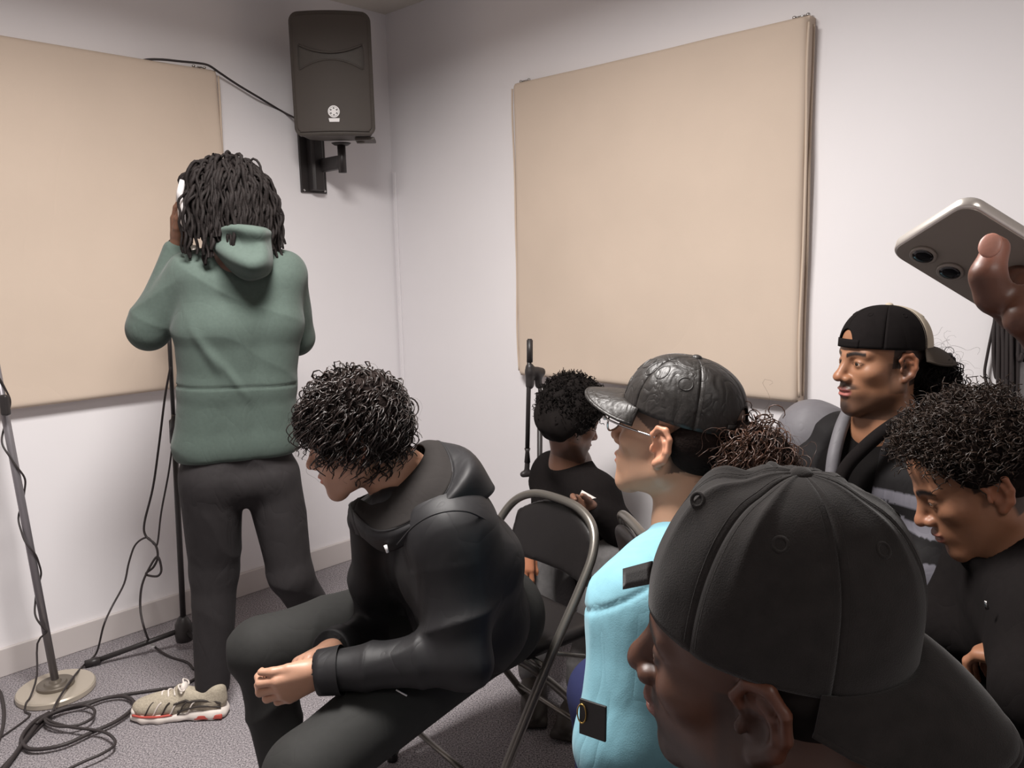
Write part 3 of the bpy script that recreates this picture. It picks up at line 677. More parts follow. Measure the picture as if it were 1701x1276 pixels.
# ------------------------------------------------------------------ floor lamp, stands, cables
LB = atz(94, 1150, 0); lamp = empty('floor_lamp', LB); tag(lamp, 'grey floor lamp with round metal base and a cord wound round its pole', 'lamp')
MB().lathe([(.118, 0), (.121, .004), (.121, .018), (.117, .023), (.05, .024)], (0, 0, 0), 56).build('base', M_LAMPBASE, lamp, True, local=True).modifiers.new('e', 'EDGE_SPLIT').split_angle = .6
MB().lathe([(.056, .0235), (.058, .026), (.058, .034), (.054, .037), (.040, .034), (.036, .034), (.032, .040), (.020, .040), (.016, .047), (.006, .05)], (0, 0, 0), 44).build('collar', M_LAMPCOLLAR, lamp, True, local=True).modifiers.new('e', 'EDGE_SPLIT').split_angle = .6
ptop = at(2, 655, LB[1] + .03) - LB; pdir = norm(ptop - V3(0, 0, .04)); P0 = V3(0, 0, .04)
V, F = tube([P0, P0 + pdir * 1.55], .0125, 16); mk('pole', V, F, M_LAMPPOLE, lamp, True, local=True)
V, F = tube(spline([P0 + pdir * 1.50, P0 + pdir * 1.58 - V3(.02, 0, 0), P0 + pdir * 1.60 - V3(.10, .03, 0), P0 + pdir * 1.55 - V3(.16, .05, 0)], 6), .008, 10); mk('gooseneck', V, F, M_LAMPPOLE, lamp, True, local=True)
b = MB(); sp = P0 + pdir * 1.55 - V3(.17, .05, .02); b.lathe([(.085, -.10), (.088, -.10), (.07, -.04), (.03, 0), (.012, .02)], sp, 32); b.build('lamp_shade', M_LAMPBASE, lamp, True, local=True)
e1 = norm(np.cross(pdir, V3(0, 1, 0))); e2 = np.cross(pdir, e1)
cp = []
for i in range(70):
    tt = i / 69; hgt = 1.10 - .92 * tt; a = 1.0 + tt * 2 * math.pi * 3.2; cp.append(P0 + pdir * hgt + (.0165 + .006 * (0.5 + .5 * math.sin(i * .7))) * (math.cos(a) * e1 + math.sin(a) * e2))
cp += [P0 + pdir * .14 - V3(.03, .01, 0), V3(-.028, -.05, .09), V3(-.032, -.09, .036), V3(-.03, -.118, .03), V3(-.028, -.132, .008), V3(.0, -.16, .004), V3(-.03, -.30, .004), V3(-.1, -.45, .004)]
V, F = tube(spline(cp, 3), .0032, 7); mk('power_cord', V, F, M_CABLE, lamp, True, local=True)
swp = at(12, 672, LB[1]) - LB
V, Q = sdf([('+', box((0, 0, 0), (.013, .011, .034), .007), 0)], .002, 2); mk('switch', V + swp - V3(.0, 0.012, 0), Q, M_STAND, lamp, local=True)

def tripod_stand(base, top, label, yaw0, boom=None, hub=.075):
    t = empty('microphone_stand', base); tag(t, label, 'microphone stand'); H_ = top[2] - base[2]; tv = np.array(top) - base
    mid = tv * (.62 if boom is None else .9)
    V, F = tube([V3(0, 0, hub), mid], .0105, 14); mk('lower_tube', V, F, M_STAND, t, True, local=True)
    V, F = tube([mid - norm(tv) * .05, tv], .0075, 12); mk('upper_tube', V, F, M_STAND, t, True, local=True)
    V, F = tube([mid - norm(tv) * .06, mid - norm(tv) * .05, mid + norm(tv) * .03, mid + norm(tv) * .035], [.012, .017, .016, .011], 14); mk('clutch', V, F, M_STAND, t, True, local=True)
    MB().lathe([(.012, .03), (.030, .035), (.033, .06), (.030, .10), (.018, .125), (.012, .13)], (0, 0, 0), 16).build('hub', M_STAND, t, True, local=True)
    for k in range(3):
        a = math.radians(yaw0 + 120 * k); d = V3(math.cos(a), math.sin(a), 0)
        V, F = tube([V3(0, 0, .075) + d * .02, d * .30 + V3(0, 0, .018)], .0095, 10); lg = mk('leg', V, F, M_STAND, t, True, local=True)
        V, F = tube([d * .285 + V3(0, 0, .019), d * .335 + V3(0, 0, .0135)], [.0125, .0135], 10); mk('rubber_foot', V, F, M_STAND, lg, True, local=True)
    return t
hubp = atz(308, 1078, 0.0); leg_dir = atz(128, 1112, 0) - hubp
pt_ = at(284, 560, hubp[1] + .01)
S1 = tripod_stand(V3(hubp[0], hubp[1], 0), V3(pt_[0], pt_[1], 1.36), 'black tripod microphone stand in front of the standing person', math.degrees(math.atan2(leg_dir[1], leg_dir[0])))
MB().lathe([(.008, 0), (.011, .03), (.015, .12), (.016, .125)], V3(0, 0, 0), 14).V
V, F = tube([V3(pt_[0], pt_[1], 1.33) - V3(hubp[0], hubp[1], 0), V3(pt_[0], pt_[1], 1.37) - V3(hubp[0], hubp[1], 0) + V3(.03, -.02, .02), V3(pt_[0], pt_[1], 1.40) - V3(hubp[0], hubp[1], 0) + V3(.12, -.08, .05)], [.012, .012, .016], 12); mk('microphone_body', V, F, M_STAND, S1, True, local=True)
V, Q = sdf([('+', ell((0, 0, 0), (.027, .027, .03)), 0)], .004, 1); mk('microphone_head', V + (V3(pt_[0], pt_[1], 1.41) - V3(hubp[0], hubp[1], 0) + V3(.14, -.09, .055)), Q, M_TUBE, S1, True, local=True)
V, F = tube([at(293, 690, hubp[1] - .012), at(290, 715, hubp[1] - .012)], .017, 12); mk('cable_clip', V, F, M_STAND, S1)
# boom stand near the far corner
bx = at(893, 860, 3.02); BS = V3(bx[0], bx[1], 0); bt = at(897, 625, 3.02)
S2 = tripod_stand(BS, V3(bt[0], bt[1], bt[2]), 'black boom microphone stand behind the person on the floor', 106.6, boom=True)
jb = at(889, 622, 3.01); b1, b2, b3 = at(880, 563, 2.99), at(876, 745, 2.98), at(875, 790, 2.98)
V, F = tube([b1 - BS, b2 - BS], .0085, 12); mk('boom_arm', V, F, M_STAND, S2, True, local=True)
V, F = tube([at(880, 565, 2.99) - BS, at(880, 602, 2.99) - BS], .0115, 12); mk('counterweight', V, F, M_STAND, S2, True, local=True)
V, Q = sdf([('+', cap(at(880, 618, 2.99), at(899, 618, 3.02), .017), .01), ('+', cap(at(892, 618, 3.0), at(895, 640, 3.02), .014), .02), ('+', cap(at(880, 610, 2.99), at(880, 640, 2.99), .016), .01)], .004, 2); mk('swivel_joint', V, Q, M_STAND, S2)
V, F = tube([b2 - BS, at(876, 750, 2.98) - BS, at(876, 768, 2.98) - BS], [.012, .008, .012], 10); mk('boom_tip', V, F, M_STAND, S2, True, local=True)
V, Q = sdf([('+', cap(at(876, 768, 2.98), at(875, 782, 2.98), .010), .01), ('+', cap(at(869, 788, 2.98), at(881, 787, 2.98), .012), .01)], .003, 2); mk('microphone_clip', V, Q, M_STAND, S2)

def floor_cable(name, px, r, label, z=None, lift=0):
    pts = [atz(x, y, (z if z else r) + lift * (i % 2)) for i, (x, y) in enumerate(px)]
    V, F = tube(spline(pts, 7), r, 8); o = mk(name, V, F, M_CABLE); return tag(o, label, 'cable', 'cables on the carpet') if label else o
floor_cable('floor_cable', [(330, 1125), (300, 1140), (262, 1146), (190, 1157), (140, 1168), (100, 1178), (75, 1192), (50, 1215), (30, 1245), (5, 1285), (-30, 1330)], .0055, 'thick black cable running from under the shoe to the frame edge')
floor_cable('floor_cable', [(-10, 1300), (20, 1260), (48, 1222), (70, 1195), (98, 1182), (140, 1172), (175, 1160), (205, 1157), (222, 1166), (218, 1180), (190, 1200), (150, 1218), (110, 1236), (75, 1244), (48, 1244), (36, 1232), (40, 1218), (58, 1198), (82, 1184)], .0062, 'black cable lying in one large loop beside the lamp base', z=.0165)
floor_cable('floor_cable', [(60, 1202), (85, 1186), (118, 1174), (142, 1172), (157, 1180), (152, 1194), (128, 1205), (100, 1207), (80, 1202), (75, 1194), (90, 1201), (118, 1208), (150, 1212), (172, 1216), (188, 1226), (190, 1238), (170, 1252), (140, 1265), (110, 1280), (80, 1300)], .0045, 'thin black cable curled in a small double loop on the carpet', z=.026)
floor_cable('floor_cable', [(-12, 1140), (0, 1150), (6, 1175), (6, 1200), (0, 1225), (-12, 1250)], .0055, 'short curve of black cable at the left frame edge')
# cable hanging from the microphone stand with a knot and loop
yk = hubp[1] - .02
hang = [(283, 610, 0), (274, 660, 0), (264, 740, -.01), (254, 810, -.02), (240, 868, -.02), (242, 890, -.02), (258, 905, -.03), (262, 925, -.03), (255, 942, -.02), (243, 952, -.01), (246, 956, -.02), (262, 957, -.03), (268, 946, -.03), (262, 925, -.03)]
pts = [at(x, y, yk + d) for x, y, d in hang] + [at(x, y, yk + d) for x, y, d in ((250, 940, -.03), (236, 972, -.04), (233, 1010, -.06), (240, 1045, -.10))]
pts += [atz(252, 1070, .03), atz(280, 1090, .006), atz(310, 1100, .006), atz(322, 1112, .006)]
V, F = tube(spline(pts, 6), .0042, 8); hc = tag(mk('microphone_cable', V, F, M_CABLE), 'black microphone cable hanging from the stand with a knotted loop', 'cable')
cl = atz(253, 1073, .03); V, Q = sdf([('+', ell(cl, (.011, .009, .009)), 0)], .002, 1); mk('cable_tie', V, Q, M_WHITE, hc)
pts = [at(x, y, yk + d) for x, y, d in ((291, 700, -.01), (281, 780, -.02), (268, 850, -.03), (262, 900, -.03), (257, 905, -.03), (244, 893, -.02), (225, 905, -.02), (214, 935, -.03), (206, 970, -.05), (185, 1010, -.1), (172, 1040, -.16))]
pts += [atz(160, 1085, .02), atz(140, 1104, .010), (atz(118, 1130, .045)), atz(95, 1165, .034), atz(82, 1190, .012), atz(50, 1225, .006), atz(15, 1262, .006), atz(-20, 1300, .006)]
V, F = tube(spline(pts, 6), .0035, 8); tag(mk('thin_cable', V, F, M_CABLE), 'thin black cord sloping from the stand across the lamp base', 'cable')

# cables hanging on the right hand wall
hk = on_right(1672, 470, .04); ch = empty('cable_hanger', on_right(1668, 470, 0)); tag(ch, 'small blue and white wall hook holding the hanging cables', 'hook')
MB().box(on_right(1668, 462, .008), (.03, .03, .008) if False else (.008, .03, .03), RZ).build('plate', M_WHITE, ch, bevel=.003)
V, F = tube(spline([on_right(1668, 465, .01), on_right(1652, 470, .05), on_right(1630, 468, .06), on_right(1620, 455, .06)], 5), .009, 10); mk('prong', V, F, M_NAVY, ch)
rg = random.Random(4)
for k in range(11):
    x = 1652 + k * 5 + rg.uniform(-3, 3); low = 640 + rg.uniform(-20, 30) if k < 8 else 600; o = .02 + .012 * (k % 3)
    if k == 0: pts = [(1665, 480), (1655, 520), (1640, 590), (1636, 625), (1648, 655), (1660, 650), (1664, 600), (1668, 500), (1672, 478)]
    else: pts = [(1664 + k, 478), (x - 2, 520), (x - 4 + rg.uniform(-2, 2), 580), (x - 3, low - 10), (x, low), (x + 4, low - 12), (x + 5, 580), (x + 3, 520), (1668 + k, 480)]
    V, F = tube(spline([on_right(a, b_, o) for a, b_ in pts], 6), .0058 if k else .004, 7)
    tag(mk('hanging_cable', V, F, M_CABLE), 'thin black cable in a wide loop at the edge of the hanging bundle' if k == 0 else 'black cable hanging folded in the bundle on the wall hook', 'cable', 'cables hung on the wall')
for k, (x, y0, y1) in enumerate(((1661, 650, 700), (1680, 640, 715), (1688, 590, 650))):
    V, F = tube(spline([on_right(x + a, y, .03) for a, y in ((0, y0 - 60), (1, (y0 + y1) / 2), (2, y1))], 5), .0065, 8); tag(mk('hanging_cable', V, F, M_CABLE), 'loose black cable end dangling below the wall bundle', 'cable', 'cable ends below the bundle')

# ------------------------------------------------------------------ folding chairs
def make_chair():
    t = empty('folding_chair', (0, 0, 0)); H_ = .74
    side = [(-.215, .25, .012), (-.215, .13, .21), (-.215, .0, .42), (-.213, -.09, .55), (-.205, -.15, .64), (-.17, -.182, .698), (-.10, -.197, .730), (0, -.20, .738)]
    pts = side + [(-x, y, z) for x, y, z in side[-2::-1]]
    V, F = tube(spline(pts, 6), .0125, 14); mk('front_frame', V, F, M_TUBE, t, True, local=True)
    rs = [(-.195, -.24, .012), (-.195, -.08, .24), (-.195, .08, .405), (-.195, .14, .43)]
    for s in (-1, 1):
        V, F = tube(spline([(s * -x, y, z) for x, y, z in rs], 5), .011, 12); mk('rear_leg', V, F, M_TUBE, t, True, local=True)
        for q, y in ((.215, .25), (.195, -.24)): MB().lathe([(.015, 0), (.016, .004), (.0145, .03)], (s * q, y, 0), 12).build('foot_cap', M_VINYL, t, True, local=True)
        V, F = tube([(s * .2, -.02, .40), (s * .2, -.12, .36)], .006, 8); mk('seat_link', V, F, M_TUBE, t, True, local=True)
    for y, z, w in ((.20, .10, .215), (-.19, .09, .195), (.02, .38, .21)):
        V, F = tube([(-w, y, z), (w, y, z)], .008, 10); mk('cross_bar', V, F, M_TUBE, t, True, local=True)
    V, Q = sdf([('+', box((0, .01, .418), (.195, .20, .020), .018), 0)], .009, 2); mk('seat', V, Q, M_VINYL, t, local=True)
    P = []
    for x in np.linspace(-.17, .17, 15): P.append(('+', cap((x, -.158 - .03 * (1 - (x / .17) ** 2), .545), (x * .93, -.192 - .026 * (1 - (x / .17) ** 2), .712 - .05 * (x / .17) ** 2), .013), .02))
    V, Q = sdf(P, .008, 3); mk('backrest', V, Q, M_VINYL, t, local=True)
    return t
chair0 = make_chair()
CHAIRS = [((-.04, 2.12), 127, 'folding chair with curved grey tube back under the leaning curly haired person'),
          ((.50, 2.02), -82, 'folding chair with only its back tip showing behind the blue sweatshirt'),
          ((.40, 1.25), 52, 'folding chair under the person in the blue sweatshirt'),
          ((.96, 1.94), 128, 'folding chair under the person in the backwards cream and black cap'),
          ((1.10, 1.29), 74, 'folding chair under the person looking down with short curly hair'),
          ((.33, .50), 59, 'folding chair under the nearest person in the black cotton cap')]
for i, ((x, y), a, lab) in enumerate(CHAIRS):
    o = chair0 if i == 0 else copy_tree(chair0)
    o.location = (x, y, 0); o.rotation_euler = (0, 0, math.radians(a)); tag(o, lab, 'chair', 'folding chairs of the audience')

# ------------------------------------------------------------------ people
def core(spine, arms, legs, skin, h=.016):
    P = chain(spine, [.07] + [.075] * (len(spine) - 2) + [.045], .03)
    for a in arms: P += chain(a, [.036, .032, .024][:len(a)], .03)
    for l in legs: P += chain(l, [.062, .045, .032][:len(l)], .03)
    V, Q = sdf(P, h, 1); return V, Q, skin_cols(len(V), skin)
def hand_mesh(P, skin, h=.0022, forearm=None, k=.012):
    if forearm is not None: P = P + [('+', cap(forearm[1] + (forearm[0] - forearm[1]) * .3, forearm[1], .026, .023), k)]
    V, Q = sdf(P, h, 1); N = vnormals(V, Q); return V, Q, skin_cols(len(V), skin)
def nail(parent, tip, dirv, up, sc=1.0, col=None):
    dirv = norm(np.array(dirv)); up = norm(np.array(up) - dirv * (np.array(up) @ dirv)); M = np.stack([np.cross(dirv, up), dirv, up], 1)
    V, Q = sdf([('+', ell((0, 0, 0), (.0052 * sc, .0068 * sc, .0016 * sc)), 0)], .0008, 1)
    c_ = np.array(col if col is not None else (.5, .3, .24)); mk('fingernail', V @ M.T + tip + up * .0062 * sc, Q, M_SKIN, parent, col=skin_cols(len(V), c_))
def sheet(name, rows, material, parent, n=6, m=5, closed=True, thick=.004, fn=None):
    """rows: list of cross sections (each a list of points) swept into a smooth cloth sheet"""
    A = np.array(rows, float)
    if closed: A = np.vstack([A[-2:], A, A[:3]])
    cols = [spline(A[:, j], n) for j in range(A.shape[1])]; G = np.stack(cols, 1)
    if closed: G = G[2 * n:-2 * n]
    G = np.stack([spline(r_, m) for r_ in G]); a, b = G.shape[:2]; V = G.reshape(-1, 3)
    Q = np.array([(i * b + j, (i + 1) * b + j, (i + 1) * b + j + 1, i * b + j + 1) for i in range(a - 1) for j in range(b - 1)])
    if fn is not None: V = V + vnormals(V, Q) * fn(V)[:, None]
    return solid(mk(name, V, Q, material, parent), thick, 0)
def shell_cap(M, c, c0, r0, h, keep_prims, amp, freq, seed):
    V, Q = sdf([('+', ell(c0, r0), 0)] + keep_prims, h, 1); V = V + vnormals(V, Q) * (amp * wav(V, freq, seed))[:, None]; return V @ M.T + c, Q
def lateral(yaw): a = math.radians(yaw); return V3(math.cos(a), math.sin(a), 0)
def heading(yaw): a = math.radians(yaw); return V3(-math.sin(a), math.cos(a), 0)
def jersey(seed, a1=.0035, f1=16, a2=.0022, axis=(0, 0, 1), f2=70):
    return lambda P: a1 * wav(P, f1, seed) + 2.2 * a2 * creases(P, axis, f2 * .6, seed + 5) * np.clip(.5 + wav(P, 7, seed + 9), 0, 1)

def shoe_build(parent, heel, yaw, name='shoe'):
    """running shoe: local +y towards the toe"""
    R_ = rot(yaw); H_ = np.array(heel, float); tr = lambda V: np.asarray(V) @ R_.T + H_
    def out(w): # outline half width along y 0..0.29
        return None
    prof = [(0, .028, .024), (.03, .036, .022), (.08, .034, .018), (.13, .036, .016), (.19, .046, .017), (.24, .043, .020), (.275, .028, .027)]
    P = []
    for (y0, w0, z0), (y1, w1, z1) in zip(prof[:-1], prof[1:]):
        for s in (-1, 0, 1): P.append(('+', cap((s * (w0 - .012), y0, .013 + .25 * (z0 - .017)), (s * (w1 - .012), y1, .013 + .25 * (z1 - .017)), .0135), .012))
    P.append(('+', box((0, .05, .022), (.036, .055, .012), .01), .01)); P.append(('-', ell((0, .115, -.004), (.06, .034, .009)), .006))
    V, Q = sdf(P, .0026, 1); root = mk(name, tr(V), Q, M_SHOE_WHITE, parent)
    up = [('+', ell((0, .23, .040), (.040, .055, .030)), .03), ('+', ell((0, .16, .048), (.040, .075, .040)), .03), ('+', ell((0, .05, .055), (.034, .062, .044)), .03), ('+', cap((0, .03, .06), (0, .02, .088), .030), .02), ('+', cap((0, .10, .07), (0, .13, .092), .024, .018), .02)]
    up += [('-', ell((0, .058, .118), (.022, .045, .034)), .008), ('-', box((0, .14, .0), (.1, .3, .022), .002), .004)]
    V, Q = sdf(up, .0026, 1); mk('upper', tr(V), Q, M_SHOE_MESH, root)
    def surf(y, z, s=-1):  # point on the side of the upper
        w = np.interp(y, [-.01, .0, .05, .16, .23, .285], [.012, .026, .036, .041, .041, .006]); z0 = np.interp(y, [0, .05, .16, .23, .285], [.055, .055, .048, .040, .04]); hz = np.interp(y, [0, .05, .16, .23, .285], [.05, .048, .042, .031, .02])
        q = max(.0, 1 - ((z - z0) / hz) ** 2) ** .5; return V3(s * (w * q + .001), y, z)
    for s in (-1, 1):
        for k in range(6):
            y0 = .075 + .026 * k; pts = [surf(y0 + .034 * t, .068 - .043 * t + .004 * math.sin(t * 6), s) for t in np.linspace(0, 1, 10)]
            V, F = tube(pts, .0024, 6); mk('stripe', tr(V), F, M_SHOE_WHITE if k % 2 == 0 else M_SHOE_DARK, root)
        pts = [surf(y, .088 - 2.2 * (y - .06) ** 2 * (3 if y < .06 else 1) - (.018 if .02 < y < .10 else .012), s) for y in np.linspace(.0, .14, 16)]; V, F = tube(spline(pts, 3), .0038, 6); mk('collar_band', tr(V), F, M_SHOE_DARK, root)
        pts = [surf(y, .040 + .012 * math.sin(y * 26), s) for y in np.linspace(.0, .13, 16)]; V, F = tube(spline(pts, 3), .0034, 6); mk('side_band', tr(V), F, M_SHOE_DARK, root)
        V, Q = sdf([('+', box((s * .034, .040, .014), (.005, .045, .0085), .004), 0)], .0022, 1); mk('heel_insert', tr(V), Q, M_SHOE_RED, root)
        pts = [(s * np.interp(y, [.15, .19, .24, .275], [.036, .046, .043, .030]), y, .0265 + .02 * (y - .19) ** 2) for y in np.linspace(.15, .275, 12)]; V, F = tube(pts, .0035, 6); mk('red_line', tr(V), F, M_SHOE_RED, root)
    for k in range(6):
        y = .125 + .020 * k; z = .099 - .20 * (y - .125) - (.9 * (y - .125) ** 2); w = .022
        pts = [(-w, y - .004, z - .012), (-w * .5, y, z - .001), (0, y + .003, z + .002), (w * .5, y, z - .001), (w, y - .004, z - .012)]
        V, F = tube(spline(pts, 4), .0030, 6); mk('lace', tr(V), F, M_SHOE_WHITE, root)
    for s in (-1, 1):
        pts = [(0, .118, .104), (s * .02, .128, .116), (s * .032, .118, .104), (s * .020, .112, .098), (0, .118, .104)]; V, F = tube(spline(pts, 5), .0026, 6); mk('bow', tr(V), F, M_SHOE_WHITE, root)
    V, Q = sdf([('+', ell((0, .118, .098), (.020, .012, .018)), 0)], .003, 1); mk('tongue', tr(V), Q, M_SHOE_WHITE, root)
    V, Q = sdf([('+', ell((0, .272, .032), (.030, .016, .016)), 0)], .003, 1); mk('toe_cap', tr(V), Q, M_SHOE_WHITE, root)
    return root

# ---- the standing person in green, seen from behind
SK1 = (.13, .062, .038)
def standing():
    c = V3(-.846, 2.50, 1.588); M = rot(32, 10); nb = c + V3(.03, -.035, -.175)
    lat = lateral(24); hd = heading(24)
    hips = V3(-.860, 2.47, .90); chest = V3(-.845, 2.47, 1.27)
    shL, elL, wrL = at(312, 462, 2.44), at(247, 547, 2.44), at(296, 410, 2.50)
    shR, elR, wrR = at(474, 458, 2.56), at(492, 560, 2.66), at(400, 440, 2.80)
    hipL, knL, anL = at(352, 790, 2.44), at(356, 950, 2.47), V3(-.985, 2.43, .09)
    hipR, knR, anR = at(450, 790, 2.52), at(484, 955, 2.50), V3(-.65, 2.66, .09)
    hv, hq, hc_ = head(M, c, nb, SK1, h=.004)
    P, tips = hand(wrL, (.02, .06, 1), (1, .1, -.05), (-.1, -1, .2), [(.25, .3, .2)] * 4, thumb_dir=(.12, -.45, .9), sc=.95); a = hand_mesh(P, SK1, .0028, (elL, wrL))
    P, tips2 = hand(wrR, (-.1, .10, 1), (-1, .1, 0), (0, -1, .2), [(.4, .4, .3)] * 4); b_ = hand_mesh(P, SK1, .004, (elR, wrR))
    o = person('person standing with back turned, green hooded top, holding headphones to the head', [(hv, hq, hc_), a, b_, core([hips, chest, nb], [[shL, elL, wrL], [shR, elR, wrR]], [[hipL, knL, anL], [hipR, knR, anR]], SK1)], (-.82, 2.45, 0))
    # jacket
    P = torso([(at(394, 735, 2.475), .088, .098), (at(396, 640, 2.475), .078, .096), (at(398, 540, 2.47), .090, .100), (at(400, 470, 2.48), .108, .082)], lat, .05)
    P += [('+', cap(at(400, 425, 2.50), at(322, 450, 2.47), .055, .062), .04), ('+', cap(at(400, 425, 2.50), at(468, 450, 2.55), .055, .060), .04)]
    P += chain([shL, elL], [.072, .064], .02) + chain([elL, wrL - norm(wrL - elL) * .02], [.062, .040], .02)
    P += chain([shR, elR], [.068, .060], .02) + chain([elR, wrR], [.056, .040], .02)
    P += [('+', cap(nb + V3(0, 0, -.03), nb + V3(0, 0, .03), .080, .066), .03), ('-', cap(c, nb + V3(0, 0, .04), .058, .050), .01)]
    zh = at(400, 762, 2.45)[2]
    P += [('-', box((hips[0], hips[1], zh - .30 + .004), (.4, .4, .30), .01), .012)]
    def fnj(P_):
        armd = np.minimum(np.linalg.norm(P_ - shL, axis=1), np.linalg.norm(P_ - elL, axis=1))
        f = .003 * wav(P_, 14, 3) + .008 * creases(P_, (.5, .2, .8), 26, 8) * np.clip(wav(P_, 6, 4), 0, 1)
        f += .010 * creases(P_, (.5, .2, -.8), 60, 12) * np.exp(-((P_ - (wrL + elL) / 2) ** 2).sum(1) / .012)
        f += -.004 * np.exp(-((P_[:, 2] - (at(400, 642, 2.4)[2] - .05 * (P_[:, 0] + .85))) / .004) ** 2) * (P_[:, 1] < 2.5)
        q = P_ - at(350, 590, 2.36); f += .010 * np.exp(-((q @ norm(V3(.9, 0, .4))) / .014) ** 2) * np.exp(-(q ** 2).sum(1) / .006)
        q = P_ - at(380, 625, 2.36); f += .008 * np.exp(-((q @ norm(V3(.85, 0, .5))) / .012) ** 2) * np.exp(-(q ** 2).sum(1) / .005)
        return f
    jk = garment('jacket', P, .0052, M_GREEN, o, fnj)
    pts = [at(x, y, 2.356 + dz) for x, y, dz in ((322, 641, .02), (350, 643, .0), (400, 645, -.005), (450, 642, .01), (484, 636, .04))]
    rows = [[at(*q) for q in r_] for r_ in (
        [(340, 392, 2.43), (335, 396, 2.41), (338, 402, 2.40), (344, 406, 2.40), (347, 410, 2.43)],
        [(360, 378, 2.41), (354, 382, 2.365), (364, 399, 2.365), (368, 420, 2.345), (377, 444, 2.385)],
        [(386, 374, 2.40), (382, 377, 2.345), (393, 403, 2.352), (397, 434, 2.310), (403, 463, 2.37)],
        [(410, 376, 2.40), (412, 380, 2.340), (414, 406, 2.350), (420, 440, 2.308), (425, 466, 2.37)],
        [(432, 379, 2.43), (436, 383, 2.365), (436, 402, 2.370), (441, 430, 2.340), (444, 456, 2.395)],
        [(447, 382, 2.49), (449, 386, 2.45), (449, 396, 2.445), (452, 415, 2.43), (451, 434, 2.46)])]
    sheet('hood', rows, M_GREEN, o, 8, 6, False, .006, lambda P_: .003 * wav(P_, 34, 5) + .003 * folds(P_, (.6, 0, 1), 80, 6))
    d = norm(wrL - elL); garment('cuff', chain([wrL - d * .035, wrL - d * .004], [.036, .033], .01), .003, M_BLACKCLOTH, o)
    # trousers
    P = [('+', cap(hips + lat * -.08 + V3(0, 0, -.06), hips + lat * .08 + V3(0, 0, -.06), .082), .02), ('+', cap(hips + lat * -.08 + V3(0, 0, -.14), hips + lat * .08 + V3(0, 0, -.15), .090), .02)]
    P += chain([hipL, knL, anL], [.098, .075, .052], .02) + chain([hipR, knR, anR], [.092, .070, .052], .02)
    garment('trousers', P, .006, M_TROUSER, o, lambda P_: .003 * wav(P_, 12, 21) + .0055 * creases(P_, (1.2, .2, 1), 30, 22) * np.clip(.35 + wav(P_, 7, 23), 0, 1))
    shoe_build(o, (-.945, 2.405, .0), 92); shoe_build(o, (-.62, 2.63, 0), 60)
    # locs
    Mh = M; cc = V3(0, -.012, .035); r_ = V3(.088, .108, .096)
    pts, nn = scalp(460, cc, r_, 5, lambda X, Y, Z: (Z > .0) & ~((Y > .085) & (Z < .06)) & ~((X < -.035) & (Y > -.045) & (Z < .085)))
    V, Q = curls(pts @ M.T + c, nn @ M.T, .165, .0035, 2.6, .0056, 7, gk=2.6, stiff=.9, S=20, ell_c=c + M @ cc, ell_r=V3(.114, .118, .104), sides=5, jitter=.2, taper=.8)
    P_ = [('+', ell((0, -.015, .045), (.098, .112, .098)), 0), ('+', ell((0, -.045, -.02), (.098, .075, .09)), .04), ('-', ell((0, .14, -.03), (.12, .10, .10)), .02)]
    v2, q2 = sdf(P_, .005, 1); v2 = v2 @ M.T + c
    hair = mk('hair', *join((V, Q), (v2, q2)), M_LOCS, o)
    # headphones: band over the crown and two cups
    hpn = empty('headphones', c + V3(0, 0, -.05)); tag(hpn, 'silver and black headphones worn over the locs of the standing person', 'headphones')
    E_ = lambda p: (M @ np.array(p, float)) + c
    band = [E_((.118 * math.sin(a), -.005, .010 + .138 * math.cos(a))) for a in np.linspace(-1.75, 1.75, 25)]; V, F = tube(band, .009, 8); mk('headband', V, F, M_BLACKPLASTIC, hpn)
    for s in (-1, 1):
        MM = M @ np.array([[0, 0, s], [1, 0, 0], [0, s, 0]], float)
        MB().lathe([(.030, 0), (.043, .004), (.045, .014), (.040, .026)], E_((s * .094, -.004, -.012)), 28, MM).build('ear_pad', M_BLACKPLASTIC, hpn, True)
        MB().lathe([(.046, .0), (.049, .006), (.044, .018), (.030, .026), (.004, .028)], E_((s * .116, -.004, -.012)), 28, MM).build('cup', M_SILVER, hpn, True)
    V, F = tube([E_((-.126, -.03, .075)), E_((-.136, -.012, .045)), E_((-.138, 0, .02))], .010, 8); mk('yoke', V, F, M_SILVER, hpn)
standing()

